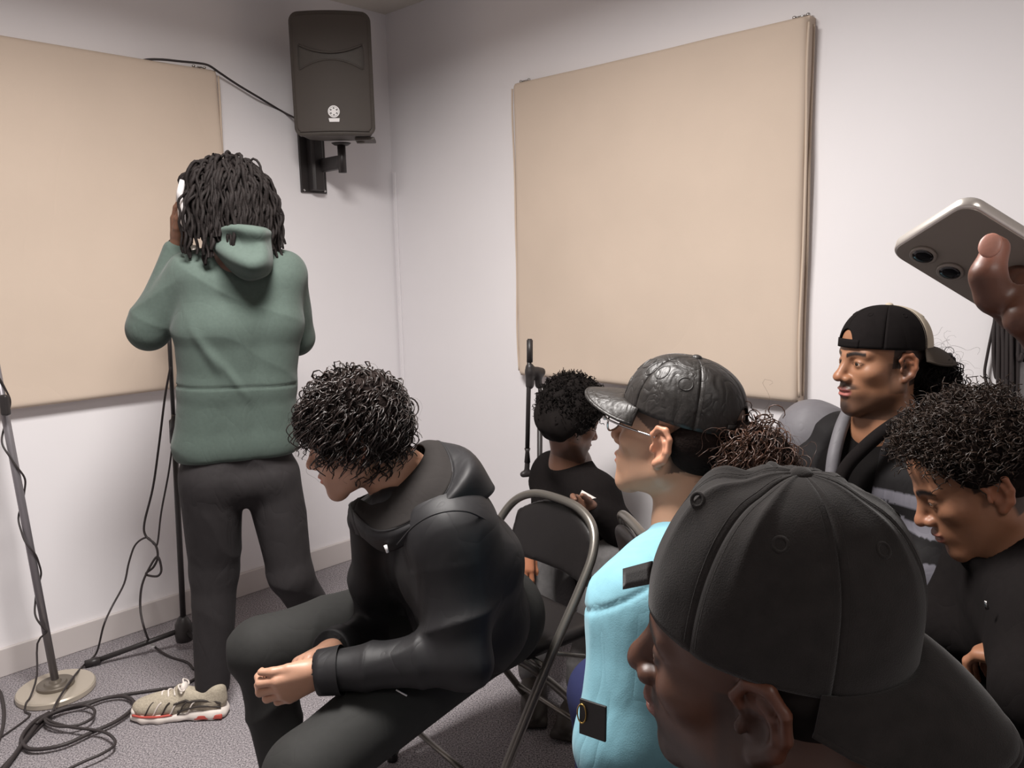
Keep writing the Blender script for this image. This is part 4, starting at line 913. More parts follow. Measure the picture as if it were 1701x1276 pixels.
# ---- seated, leaning forward with clasped hands
SK2 = (.47, .26, .175)
def leaning():
    c = V3(-.347, 1.737, 1.036); M = rot(92, 15); nb = at(668, 800, 1.80)
    lat = lateral(110); hips = V3(-.13, 1.98, .55)
    shL, elL, wrL = at(752, 886, 1.67), at(765, 1090, 1.60), at(533, 1117, 1.60)
    shR, elR, wrR = at(690, 852, 1.99), at(632, 1050, 1.98), at(550, 1080, 1.74)
    hipL, knL, anL = V3(-.07, 1.89, .52), at(505, 1285, 1.50), V3(-.40, 1.58, .08)
    hipR, knR, anR = V3(-.20, 2.05, .52), at(440, 1078, 1.885), V3(-.60, 1.90, .08)
    hv, hq, hc_ = head(M, c, nb, SK2, h=.0029, eyes=.003, brow=(.03, .018, .014), stubble=((.20, .12, .09), .35), nose=1.08, neck_r=.054)
    ht = at(468, 1140, 1.60)
    PR, tr_ = hand(wrR, at(458, 1116, 1.61) - wrR, (-.1, -.75, -.6), (-.25, -.5, 1), [(.35, .75, .5), (.4, .8, .5), (.45, .85, .5), (.5, .85, .5)], thumb_dir=at(450, 1112, 1.57) - at(520, 1090, 1.68), spread=.05)
    PL, tl_ = hand(wrL, at(462, 1150, 1.575) - wrL, (0, .75, .25), (-.2, .1, 1), [(.35, 1.15, .6), (.3, 1.2, .6), (.3, 1.2, .6), (.35, 1.2, .6)], thumb_dir=at(455, 1118, 1.56) - at(520, 1110, 1.59), spread=.05)
    a = hand_mesh(PR, SK2, .0022, (elR, wrR)); b_ = hand_mesh(PL, SK2, .0022, (elL, wrL))
    o = person('person in black hooded jacket leaning forward with dark curly hair and clasped hands', [(hv, hq, hc_), a, b_, core([hips, at(738, 905, 1.87), nb], [[shL, elL, wrL], [shR, elR, wrR]], [[hipL, knL, anL], [hipR, knR, anR]], SK2)], (-.2, 1.9, 0))
    eye_parts(M, c, o, .4)
    P = torso([(V3(-.14, 1.97, .575), .10, .130), (at(766, 1000, 1.93), .105, .132), (at(742, 912, 1.87), .115, .142), (at(722, 850, 1.83), .135, .102)], lat, .05)
    P += chain([at(690, 815, 1.80), shL], [.07, .07], .05) + chain([at(690, 815, 1.82), shR], [.07, .07], .05)
    P += chain([shL, elL], [.080, .068], .06) + chain([elL, wrL + norm(elL - wrL) * .01], [.064, .044], .02)
    P += chain([shR, elR], [.080, .068], .035) + chain([elR, wrR + norm(elR - wrR) * .02], [.064, .044], .025)
    P += [('+', cap(at(612, 870, 1.80), at(628, 960, 1.90), .045, .06), .04), ('+', cap(at(628, 960, 1.90), at(625, 1020, 1.95), .06, .05), .04)]
    P += [('+', cap(at(650, 830, 1.72), at(600, 862, 1.76), .035, .03), .03), ('+', cap(at(604, 850, 1.78), at(640, 820, 1.90), .028), .02), ('-', cap(nb - norm(c - nb) * .0, c, .064, .075), .012)]
    P += [('-', cap(wrL, wrL + norm(wrL - elL) * .1, .036), .004), ('-', cap(wrR, wrR + norm(wrR - elR) * .1, .034), .004)]
    def fn(P_):
        f = .004 * wav(P_, 11, 31) + .016 * creases(P_, norm(elL - shL) + V3(.5, 0, 0), 50, 32) * np.exp(-((P_ - elL - V3(0, 0, .03)) ** 2).sum(1) / .014)
        f += .007 * creases(P_, norm(wrL - elL), 46, 33) * np.clip(wav(P_, 8, 34) + .2, 0, 1)
        f += .014 * creases(P_, V3(1, .2, .5), 30, 35) * np.exp(-((P_ - at(790, 1000, 1.75)) ** 2).sum(1) / .02)
        return f
    jk = garment('jacket', P, .0054, M_SOFTSHELL, o, fn)
    H2 = [[(596, 828, 1.76), (592, 838, 1.73), (588, 850, 1.715), (592, 868, 1.70), (602, 890, 1.71)],
          [(622, 838, 1.70), (624, 862, 1.665), (625, 882, 1.645), (634, 898, 1.64), (642, 916, 1.66)],
          [(655, 815, 1.70), (668, 845, 1.655), (677, 870, 1.625), (686, 876, 1.615), (696, 892, 1.63)],
          [(690, 780, 1.72), (712, 808, 1.66), (730, 832, 1.635), (752, 828, 1.63), (775, 850, 1.65)],
          [(706, 752, 1.77), (732, 768, 1.72), (752, 786, 1.69), (788, 775, 1.685), (818, 818, 1.71)],
          [(700, 740, 1.82), (718, 738, 1.805), (738, 742, 1.795), (778, 750, 1.80), (812, 800, 1.82)],
          [(688, 745, 1.87), (700, 738, 1.885), (716, 738, 1.90), (756, 755, 1.93), (790, 800, 1.95)],
          [(660, 785, 1.92), (670, 785, 1.945), (682, 790, 1.97), (702, 800, 1.99), (722, 840, 2.00)],
          [(622, 815, 1.90), (620, 820, 1.92), (618, 828, 1.94), (626, 845, 1.95), (640, 880, 1.96)],
          [(600, 826, 1.82), (592, 830, 1.82), (584, 836, 1.82), (582, 855, 1.82), (592, 885, 1.83)]]
    H2 = [[at(*q) for q in r_] for r_ in H2]
    sheet('hood_lining', [r_[:3] for r_ in H2], M_LINING, o, 7, 7, True, .004, lambda P_: .0025 * wav(P_, 26, 43))
    sheet('hood', [r_[2:] for r_ in H2], M_SOFTSHELL, o, 7, 7, True, .005, lambda P_: .002 * wav(P_, 22, 41))
    rimp = np.array([r_[2] for r_ in H2]); rimp = spline(np.vstack([rimp[-2:], rimp, rimp[:3]]), 7)[14:-14]; V, F = tube(rimp, .0035, 6, False); mk('hood_edge', V, F, M_SOFTSHELL, o)
    V, F = tube(spline([at(*q) for q in ((660, 905, 1.595), (690, 872, 1.58), (730, 852, 1.575), (775, 850, 1.59), (812, 866, 1.63))], 6), .0022, 6); mk('shoulder_seam', V, F, M_SOFTSHELL, o)
    for el_, wr_ in ((elL, wrL), (elR, wrR)):
        d = norm(wr_ - el_); V, F = tube([wr_ - d * .045, wr_ - d * .03, wr_ - d * .008, wr_ + d * .004, wr_ + d * .004, wr_ - d * .01], [.052, .050, .0485, .0475, .0440, .042], 26, False); mk('cuff', V, F, M_SOFTSHELL, o)
    V, F = tube([at(640, 906, 1.628), at(644, 918, 1.628)], [.0040, .0030], 6); mk('chest_logo', V, F, M_WHITE, o)
    V, F = tube([at(658, 1146, 1.60), at(676, 1156, 1.60)], [.0018, .0018], 6); mk('pocket_trim', V, F, M_WHITE, o)
    P = [('+', cap(hipL + V3(.02, .02, .02), hipR + V3(.02, .0, .02), .12), .03)]
    P += chain([hipL, knL], [.108, .078], .04) + chain([knL, anL], [.076, .055], .03)
    P += chain([hipR, knR], [.105, .080], .04) + chain([knR, anR], [.075, .056], .03)
    def fnt(P_):
        return .003 * wav(P_, 12, 51) + .014 * creases(P_, (1, .1, -.6), 44, 52) * np.exp(-((P_ - knR) ** 2).sum(1) / .04) + .007 * creases(P_, (.8, .7, .2), 30, 53) * np.clip(wav(P_, 7, 54), 0, 1)
    garment('trousers', P, .0068, M_TROUSER2, o, fnt)
    for an, yw in ((anL, 120), (anR, 95)):
        V, Q = sdf([('+', ell((0, .10, .032), (.042, .13, .032)), 0), ('+', cap((0, .02, .05), (0, .0, .10), .038), .03), ('+', box((0, .09, .012), (.042, .135, .012), .01), .01)], .005, 2); mk('shoe', V @ rot(yw).T + V3(an[0] + .03, an[1], 0), Q, M_SHOE_DARK, o)
    # curly hair
    cc = V3(0, -.012, .043); r_ = V3(.078, .099, .086)
    keep = lambda X, Y, Z: (Z > -.035 - .25 * np.clip(-Y, 0, .1)) & ~((Y > .055) & (Z < .060)) & ~((Y > .012) & (Z < .005))
    pts, nn = scalp(1800, cc, r_, 11, keep)
    V, Q = curls(pts @ M.T + c, nn @ M.T, .064, .0098, 1.35, .0024, 12, gk=.95, stiff=1, S=17, ell_c=c + M @ cc, ell_r=r_[[1, 0, 2]] * 1.06, sides=3, jitter=.75, taper=.45)
    fr, fn_ = scalp(260, cc, r_, 17, lambda X, Y, Z: (Y > .045) & (Z > .055) & (Z < .115)); fn_ = norm(fn_ + V3(0, .8, -.1))
    V3_, Q3 = curls(fr @ M.T + c, fn_ @ M.T, .062, .0080, 2.0, .0019, 18, gk=1.5, stiff=.9, S=22, sides=3, jitter=.25, taper=.45)
    v4, q4 = curls(pts[:90] @ M.T + c, nn[:90] @ M.T, .095, .012, 1.6, .00035, 19, gk=.5, S=24, sides=3, jitter=.5)
    P_ = [('+', ell((0, -.018, .048), (.090, .108, .095)), 0), ('+', ell((0, -.055, -.005), (.082, .060, .064)), .02), ('-', ell((0, .150, -.045), (.14, .115, .115)), .02)]
    v2, q2 = sdf(P_, .004, 1); v2 = v2 + vnormals(v2, q2) * (.006 * wav(v2, 70, 3))[:, None]; v2 = v2 @ M.T + c
    hr = mk('hair', *join((V, Q), (V3_, Q3), (v4, q4)), M_HAIR_DARK, o); mk('hair_underlayer', v2, q2, M_HAIR_MATTE, hr)
leaning()

# ---- leather cap and blue sweatshirt
SK3 = (.50, .285, .185)
def blue():
    c = V3(.276, 1.335, 1.114); M = rot(52, -9, 2); hd = heading(50); lat = lateral(48)
    nb = c - hd * .035 + V3(0, 0, -.165); hips = nb - hd * .10 + V3(0, 0, -.42)
    shL = at(1066, 1008, 1.18); elL = at(1034, 1235, 1.12); wrL = elL + lat * .23 - hd * .02 + V3(0, 0, -.03)
    shR = nb + lat * .17 + V3(0, 0, -.03); elR = shR + V3(-.02, .03, -.27); wrR = elR - lat * .20 - hd * .02
    h2 = heading(22); kL = hips - lat * .06 + h2 * .42 + V3(0, 0, -.03); kR = hips + lat * .14 + h2 * .42 + V3(0, 0, -.03)
    hm = lambda X, Y, Z: np.clip((Z - .008 + .30 * np.clip(Y - .005, -1, 1)) / .008 * 0 + ((Z > .012 + .55 * (Y - .02)) & (Y > -.0) & (Z > .0)).astype(float) + ((Y < -.018) & (Z > -.055 - .3 * (Y + .02))).astype(float) * np.clip((-.018 - Y) / .01, 0, 1), 0, 1) * (np.abs(X) < .076)
    hv, hq, hc_ = head(M, c, nb, SK3, h=.0024, brow=(.05, .03, .02), beard=((.10, .055, .035), .5, .0), nose=1.0, neck_r=.050, ears=.97)
    loc = (hv - c) @ M; m = hm(*loc.T)[:, None]; hc_ = hc_ * (1 - m * .9) + np.array((.060, .036, .026)) * m * .9
    a = hand_mesh(hand(wrL, lat, V3(0, 0, -1), hd, [(.4, .4, .3)] * 4)[0], SK3, .006, (elL, wrL)); b_ = hand_mesh(hand(wrR, -lat - hd * .3, V3(0, 0, -1), hd, [(.4, .4, .3)] * 4, lens=(.04, .045, .04, .03))[0], SK3, .006, (elR, wrR))
    o = person('person in pale blue sweatshirt and black leather cap with a frizzy ponytail', [(hv, hq, hc_), a, b_, core([hips, (hips + nb) / 2, nb], [[shL, elL, wrL], [shR, elR, wrR]], [[hips - lat * .1, kL, V3(kL[0], kL[1], .08)], [hips + lat * .1, kR, V3(kR[0], kR[1], .08)]], SK3)], (hips[0], hips[1], 0))
    eye_parts(M, c, o)
    P = torso([(hips + V3(0, 0, .02), .10, .125), (hips * .5 + nb * .5, .11, .120), (nb + V3(0, 0, -.11), .125, .105), (nb + V3(0, 0, -.055), .10, .07)], lat, .05)
    P += chain([nb - V3(0, 0, .025), shL], [.062, .066], .04) + chain([nb - V3(0, 0, .025), shR], [.062, .066], .04)
    P += chain([shL, elL, wrL], [.072, .066, .045], .03) + chain([shR, elR, wrR], [.072, .066, .045], .03)
    P += [('+', cap(nb + V3(0, 0, .0) - hd * .01, nb + V3(0, 0, .022) - hd * .006, .066, .062), .02), ('-', cap(nb - V3(0, 0, .04), c, .053, .053), .006)]
    def fn(P_): 
        seam = np.exp(-(((P_ - shL) @ norm(V3(-.45, .2, .86)) - .035) / .004) ** 2) * (np.linalg.norm(P_ - shL, axis=1) < .16)
        return .003 * wav(P_, 13, 61) + .014 * creases(P_, V3(1, -.3, .25), 30, 62) * np.clip(.5 + .7 * wav(P_, 5, 63), 0, 1) * np.clip((.93 - P_[:, 2]) / .06, 0, 1) - .004 * seam
    jk = garment('sweatshirt', P, .0052, M_BLUE, o, fn)
    pc = at(985, 1196, 1.055); nrm = norm(V3(-.55, -.80, .05)); ux = norm(np.cross(V3(0, 0, 1), nrm)); uy = np.cross(nrm, ux); MM = np.stack([ux, uy, nrm], 1)
    pa = MB().box(pc, (.021, .026, .002), MM @ rot(0)).build('sleeve_patch', M_VINYL, o, bevel=.001)
    V, F = tube([pc + MM @ V3(.020 * -.8 + .007 * math.cos(t), .006 + .014 * math.sin(t), .004) for t in np.linspace(0, 6.28, 17)], .0011, 5, False); mk('pin', V, F, mat('brass', lin(170, 140, 80), .35, .8), pa)
    P = [('+', cap(hips - lat * .1, hips + lat * .1, .12), .03)] + chain([hips - lat * .1, kL, V3(kL[0], kL[1], .1)], [.10, .075, .055], .03) + chain([hips + lat * .1, kR, V3(kR[0], kR[1], .1)], [.10, .075, .055], .03)
    garment('trousers', P, .011, M_NAVY, o)
    # cap
    def bf(q, th, u): return .0012 * float(wav(q[None], 45, 5)[0])
    ch_, pt, K = cap_hat(o, M, c, (0, -.006, .034), (.083, .106, .098), [M_LEATHER] * 6, M_LEATHER, M_LEATHER, tilt=-4, boxy=.80, pz=.92, L=.078, droop=.12, bump_fn=bf, seam=.008, eyelet=False)
    for tc_, uc, ra, rb in ((.42, .16, .10, .10), (.62, .52, .16, .09), (.95, .50, .10, .12), (1.25, .50, .13, .10), (1.8, .45, .14, .08), (.30, .45, .08, .10)):
        pts = [pt(tc_ + ra * math.cos(t), uc + rb * math.sin(t), 1.004) for t in np.linspace(0, 6.283, 25)]; V, F = tube(pts, .0014, 6, False); mk('embossed_ring', V, F, M_LEATHER, ch_)
    # ponytail and loose hair under the cap
    E_ = lambda p: M @ np.array(p, float) + c
    pc_ = E_((-.01, -.135, .0)); rg_ = np.random.RandomState(3); d = norm(rg_.normal(size=(1000, 3))); back = M @ V3(0, -1, -.15); pts = pc_ + d * V3(.030, .030, .030); nn = norm(d + back * .9)
    V, Q = curls(pts, nn, .070, .007, 2.4, .0016, 71, gk=.5, S=20, sides=3, jitter=.4)
    v4, q4 = curls(pts[:70], nn[:70], .100, .010, 2.0, .00035, 72, gk=.3, S=22, sides=3)
    v2, q2 = sdf([('+', ell((0, 0, 0), (.042, .042, .036)), 0), ('+', cap((0, 0, 0), (.0, .0, .0) + norm(E_((0, -.09, .02)) - pc_) * .05, .035), .02)], .005, 1); v2 = v2 + vnormals(v2, q2) * (.007 * wav(v2, 80, 5))[:, None] + pc_ + back * .02
    hr = mk('hair', *join((V, Q), (v4, q4)), M_HAIR_BROWN, o); mk('hair_underlayer', v2, q2, M_HAIR_MATTE, hr)
    P_ = [('+', ell((0, -.045, .005), (.077, .062, .066)), 0), ('-', ell((0, .06, -.03), (.2, .085, .08)), .01)]
    v2, q2 = sdf(P_, .004, 1); v2 = v2 + vnormals(v2, q2) * (.0015 * wav(v2, 120, 5))[:, None]; mk('cropped_hair', v2 @ M.T + c, q2, M_HAIR_MATTE, o)
    # clear glasses
    gl = None
    for s in (-1, 1):
        rim = [E_((s * (.033 + .024 * math.cos(a)), .106 - .004 * abs(math.cos(a)), .000 + .019 * math.sin(a))) for a in np.linspace(0, 6.283, 29)]
        V, F = tube(rim, .0018, 6, False); g_ = mk('glasses_rim' if gl else 'glasses', V, F, M_CHROME, gl if gl else o); gl = gl or g_
        V, F = tube(spline([E_((s * .057, .105, .006)), E_((s * .070, .095, .008)), E_((s * .076, .06, .006)), E_((s * .078, .0, .004))], 5), .0017, 6); mk('temple', V, F, M_CHROME, gl)
        V, Q = sdf([('+', ell((0, 0, 0), (.004, .004, .004)), 0)], .001, 1); mk('hinge', V + E_((s * .062, .106, .007)), Q, M_SILVER, gl)
    V, F = tube(spline([E_((-.010, .108, .004)), E_((0, .111, .007)), E_((.010, .108, .004))], 5), .0016, 6); mk('bridge', V, F, M_CHROME, gl)
blue()

# ---- nearest person in the black cotton cap
SK4 = (.078, .032, .018)
def nearest():
    c = V3(.206, .628, 1.080); M = rot(61, 0, -9); hd = heading(59); lat = lateral(59)
    nb = c - hd * .035 + V3(0, 0, -.165); hips = nb - hd * .10 + V3(0, 0, -.41)
    shL, shR = nb - lat * .19 + V3(0, 0, -.04), nb + lat * .19 + V3(0, 0, -.04); elL, elR = shL + hd * .06 + V3(0, 0, -.27), shR + hd * .08 + V3(0, 0, -.26)
    wrL, wrR = elL + hd * .24 + lat * .05, elR + hd * .24 - lat * .05
    kL, kR = hips - lat * .12 + hd * .42 + V3(0, 0, -.02), hips + lat * .12 + hd * .42 + V3(0, 0, -.02)
    hv, hq, hc_ = head(M, c, nb, SK4, h=.0024, nose=1.28, lips=1.35, brow=(.012, .009, .008), stubble=((.022, .016, .014), .75), neck_r=.060, ears=1.08, cheek=1.04, lipcol=(.16, .062, .048), jaw=1.05)
    a = hand_mesh(hand(wrL, hd, V3(0, 0, -1), lat, [(.4, .4, .3)] * 4)[0], SK4, .006, (elL, wrL)); b_ = hand_mesh(hand(wrR, hd, V3(0, 0, -1), -lat, [(.4, .4, .3)] * 4)[0], SK4, .006, (elR, wrR))
    o = person('nearest person in black cotton cap worn backwards, seen from behind and above', [(hv, hq, hc_), a, b_, core([hips, (hips + nb) / 2, nb], [[shL, elL, wrL], [shR, elR, wrR]], [[hips - lat * .1, kL, V3(kL[0], kL[1], .08)], [hips + lat * .1, kR, V3(kR[0], kR[1], .08)]], SK4)], (hips[0], hips[1], 0))
    eye_parts(M, c, o)
    P = torso([(hips + V3(0, 0, .02), .11, .135), (hips * .5 + nb * .5, .12, .130), (nb + V3(0, 0, -.11), .14, .115), (nb + V3(0, 0, -.055), .11, .078)], lat, .05)
    P += chain([nb - V3(0, 0, .02), shL, elL, wrL], [.068, .080, .070, .045], .035) + chain([nb - V3(0, 0, .02), shR, elR, wrR], [.068, .080, .070, .045], .035)
    P += [('+', ell(nb - hd * .055 + V3(0, 0, -.005), (.11, .085, .045), rot(59, -15)), .03), ('-', cap(nb - V3(0, 0, .03), c, .064, .07), .008)]
    garment('jacket', P, .009, M_BLACKCLOTH, o, jersey(81))
    P = [('+', cap(hips - lat * .1, hips + lat * .1, .125), .03)] + chain([hips - lat * .1, kL, V3(kL[0], kL[1], .1)], [.10, .078, .055], .03) + chain([hips + lat * .1, kR, V3(kR[0], kR[1], .1)], [.10, .078, .055], .03)
    garment('trousers', P, .012, M_BLACKCLOTH, o)
    P_ = [('+', ell((0, -.030, .015), (.0775, .080, .075)), 0), ('-', ell((0, .075, -.03), (.2, .095, .085)), .01)]
    v2, q2 = sdf(P_, .004, 1); v2 = v2 + vnormals(v2, q2) * (.001 * wav(v2, 220, 5))[:, None]; mk('hair', v2 @ M.T + c, q2, M_HAIR_BLACK, o)
    def bf(q, th, u):
        w = wav(np.array([q]), 26, 9)[0] * .0035 + wav(np.array([q]), 60, 10)[0] * .0016
        w += (.0062 if 2.0 < th < 4.6 else .0026) * ((1 - abs(math.sin(th * 4.0 + .8 + .7 * float(wav(np.array([q]), 14, 12)[0])))) ** 2 - .2) * math.exp(-((u - .62) / .28) ** 2)
        # soft slumped front and a dent beside the button
        return float(w) - .010 * math.exp(-((u - .80) / .10) ** 2) * (0.5 + .5 * math.cos(th - 2.2)) - .007 * math.exp(-((th - 2.55) / .16) ** 2) * math.sin(min(1, u * 1.2) * math.pi)
    ch_, pt, K = cap_hat(o, M, c, (0, -.008, .028), (.084, .104, .136), [M_CAPCOTTON] * 6, M_CAPCOTTON, M_CAPCOTTON, yaw=180, tilt=8, boxy=.72, pz=1.0, L=.075, droop=.55, bump_fn=bf, seam=.014, nu=44, nt=30, arch=False)
    # tail of the adjusting strap standing off the forehead
    p0 = pt(math.pi + .25, .12, 1.0); dv = norm(at(1036, 962, .70) - p0)
    V, F = seg_mesh(np.linspace(0, 1, 8), np.linspace(-.5, .5, 4), lambda t, w: p0 + dv * (t * float(np.linalg.norm(at(1036, 962, .70) - p0))) + V3(0, 0, .020) * w); solid(mk('strap_tail', V, F, M_CAPCOTTON, ch_), .002, 0)
    rg_ = np.random.RandomState(8)
nearest()

# ---- backwards cream and black cap, by the wall
SK5 = (.33, .158, .088)
def backcap():
    c = V3(.869, 1.879, 1.16); M = rot(100, 1, 0); hd = heading(130); lat = lateral(130)
    nb = c + V3(.02, .02, -.172); hips = nb - hd * .06 + V3(.02, 0, -.44)
    shL, shR = nb - lat * .18 + V3(0, 0, -.04), nb + lat * .18 + V3(0, 0, -.04); elL, elR = shL + hd * .10 + V3(0, 0, -.25), shR + hd * .03 + V3(0, 0, -.27)
    wrL, wrR = elL + hd * .18 + lat * .14, elR + hd * .22 - lat * .05
    kL, kR = hips - lat * .11 + hd * .42, hips + lat * .11 + hd * .42
    hv, hq, hc_ = head(M, c, nb, SK5, h=.0027, nose=1.12, lips=1.1, brow=(.012, .008, .007), beard=((.018, .012, .010), .8, .7), stubble=((.050, .028, .020), .7), neck_r=.055, lipcol=(.33, .11, .095), ears=.93, eyes=.0029)
    loc = (hv - c) @ M; X, Y, Z = loc.T; m = (np.clip((-.022 - Y) / .008, 0, 1) * (Z > -.055) + ((np.abs(Y - .004) < .014) & (Z > -.012) & (np.abs(X) > .05)) * 1.0)[:, None]; m = np.clip(m, 0, 1) * (np.abs(X) < .0755)[:, None]
    hc_ = hc_ * (1 - m * .9) + np.array((.016, .012, .010)) * m * .9
    o = person('person in backwards cream and black cap, grey and black jacket, by the right wall', [(hv, hq, hc_), hand_mesh(hand(wrL, hd, V3(0, 0, -1), lat, [(.4, .4, .3)] * 4)[0], SK5, .006, (elL, wrL)), core([hips, (hips + nb) / 2, nb], [[shL, elL, wrL], [shR, elR, wrR]], [[hips - lat * .1, kL, V3(kL[0], kL[1], .08)], [hips + lat * .1, kR, V3(kR[0], kR[1], .08)]], SK5)], (hips[0], hips[1], 0))
    eye_parts(M, c, o, .12)
    tee = torso([(hips, .09, .115), (hips * .5 + nb * .5, .10, .095), (nb + V3(0, 0, -.12), .11, .108), (nb + V3(0, 0, -.05), .095, .072)], lat, .05) + [('-', cap(nb - V3(0, 0, .02), c, .060, .062), .006)]
    garment('t_shirt', tee, .008, mat('t_shirt_black', lin(19, 17, 17), .95, 0, .1), o)
    P = torso([(hips, .12, .135), (hips * .5 + nb * .5, .125, .130), (nb + V3(0, 0, -.12), .135, .115), (nb + V3(0, 0, -.05), .11, .080)], lat, .05)
    P += chain([nb - V3(0, 0, .02), shL, elL, wrL], [.066, .082, .075, .05], .035)
    P += chain([nb + V3(0, 0, .01) - hd * .05 - lat * .05, nb - hd * .07 + V3(0, 0, .01), nb + V3(0, 0, .01) - hd * .05 + lat * .05], .030, .03)
    P += [('-', cap(nb - V3(0, 0, .05), c, .070, .075), .01)]
    op = nb + hd * .125
    P += [('-', cap(op + V3(0, 0, .06) + lat * .03, op + V3(0, 0, -.30) + lat * .04, .090, .045), .012)]
    V, Q = sdf(P, .0058, 2)
    V = displaced(V, Q, lambda P_: .004 * wav(P_, 14, 91) + .014 * creases(P_, (.3, .1, 1), 42, 92) * np.clip(.4 + wav(P_, 7, 93), 0, 1))
    z = V[:, 2] + .012 * wav(V, 14, 95); band = ((z > .855) & (z < .885)) | ((z > .80) & (z < .825)) | ((z > .66) & (z < .755))
    Cc = np.tile(np.array(lin(26, 24, 25)), (len(V), 1)); Cc[band] = lin(112, 110, 118)
    mk('jacket', V, Q, mat('two_tone_nylon', (.1, .1, .1), .75, 0, .2, attr=True, fold=(10, .3, .012)), o, col=Cc)
    P = chain([nb - V3(0, 0, .045) + lat * .11 - hd * .01, shR, elR, wrR], [.060, .084, .075, .05], .035) + [('-', cap(nb - V3(0, 0, .05), c, .072, .075), .01), ('-', cap(op + V3(0, 0, .06) + lat * .03, op + V3(0, 0, -.30) + lat * .04, .092, .047), .012)]
    for pts, mm in ((((1512, 690, 1.80), (1475, 712, 1.785), (1440, 740, 1.79), (1405, 778, 1.80), (1385, 830, 1.80)), M_BLACKCLOTH), (((1408, 686, 1.93), (1396, 715, 1.90), (1385, 760, 1.87), (1380, 810, 1.85)), M_GREY)):
        V, F = tube(spline([at(*q) for q in pts], 6), .016, 10); mk('lapel', V, F, mm, o)
    garment('grey_sleeve', P, .005, M_GREY, o, jersey(97, .004, 14, .004))
    P = [('+', cap(hips - lat * .1, hips + lat * .1, .12), .03)] + chain([hips - lat * .1, kL, V3(kL[0], kL[1], .1)], [.10, .075, .055], .03) + chain([hips + lat * .1, kR, V3(kR[0], kR[1], .1)], [.10, .075, .055], .03)
    garment('trousers', P, .012, M_TROUSER, o)
    K5, C5 = M_BLACKCLOTH, M_CREAM
    ch_, pt, K = cap_hat(o, M, c, (0, -.008, .030), (.083, .109, .098), [C5, K5, K5, K5, K5, C5], M_BILLBROWN, M_BLACKCLOTH, yaw=180, tilt=4, boxy=.80, pz=.95, L=.068, droop=.45, seam=.006)
    p_ = pt(1.16, .10, 1.01); V, Q = sdf([('+', ell((0, 0, 0), (.007, .007, .007)), 0)], .001, 1); mk('cap_badge', V + p_, Q, M_BILLBROWN, ch_)
    E_ = lambda p: M @ np.array(p, float) + c
    pc_ = E_((0, -.125, -.035)); d = norm(np.random.RandomState(5).normal(size=(800, 3))); pts = pc_ + d * V3(.042, .042, .034); back = M @ V3(0, -1, -.5); nn = norm(d + .5 * back)
    V, Q = curls(pts, nn, .056, .006, 2.4, .0016, 101, gk=.7, S=18, sides=3, jitter=.4); v4, q4 = curls(pts[:80], nn[:80], .085, .010, 2.0, .00035, 102, gk=.2, S=22, sides=3)
    v2, q2 = sdf([('+', ell((0, 0, 0), (.056, .060, .050)), 0), ('+', ell(V3(-.05, 0, .015), (.045, .055, .045)), .03)], .005, 1); v2 = v2 + vnormals(v2, q2) * (.006 * wav(v2, 80, 5))[:, None] + pc_
    mk('hair', *join((V, Q), (v4, q4), (v2, q2)), M_HAIR_BLACK, o)
backcap()

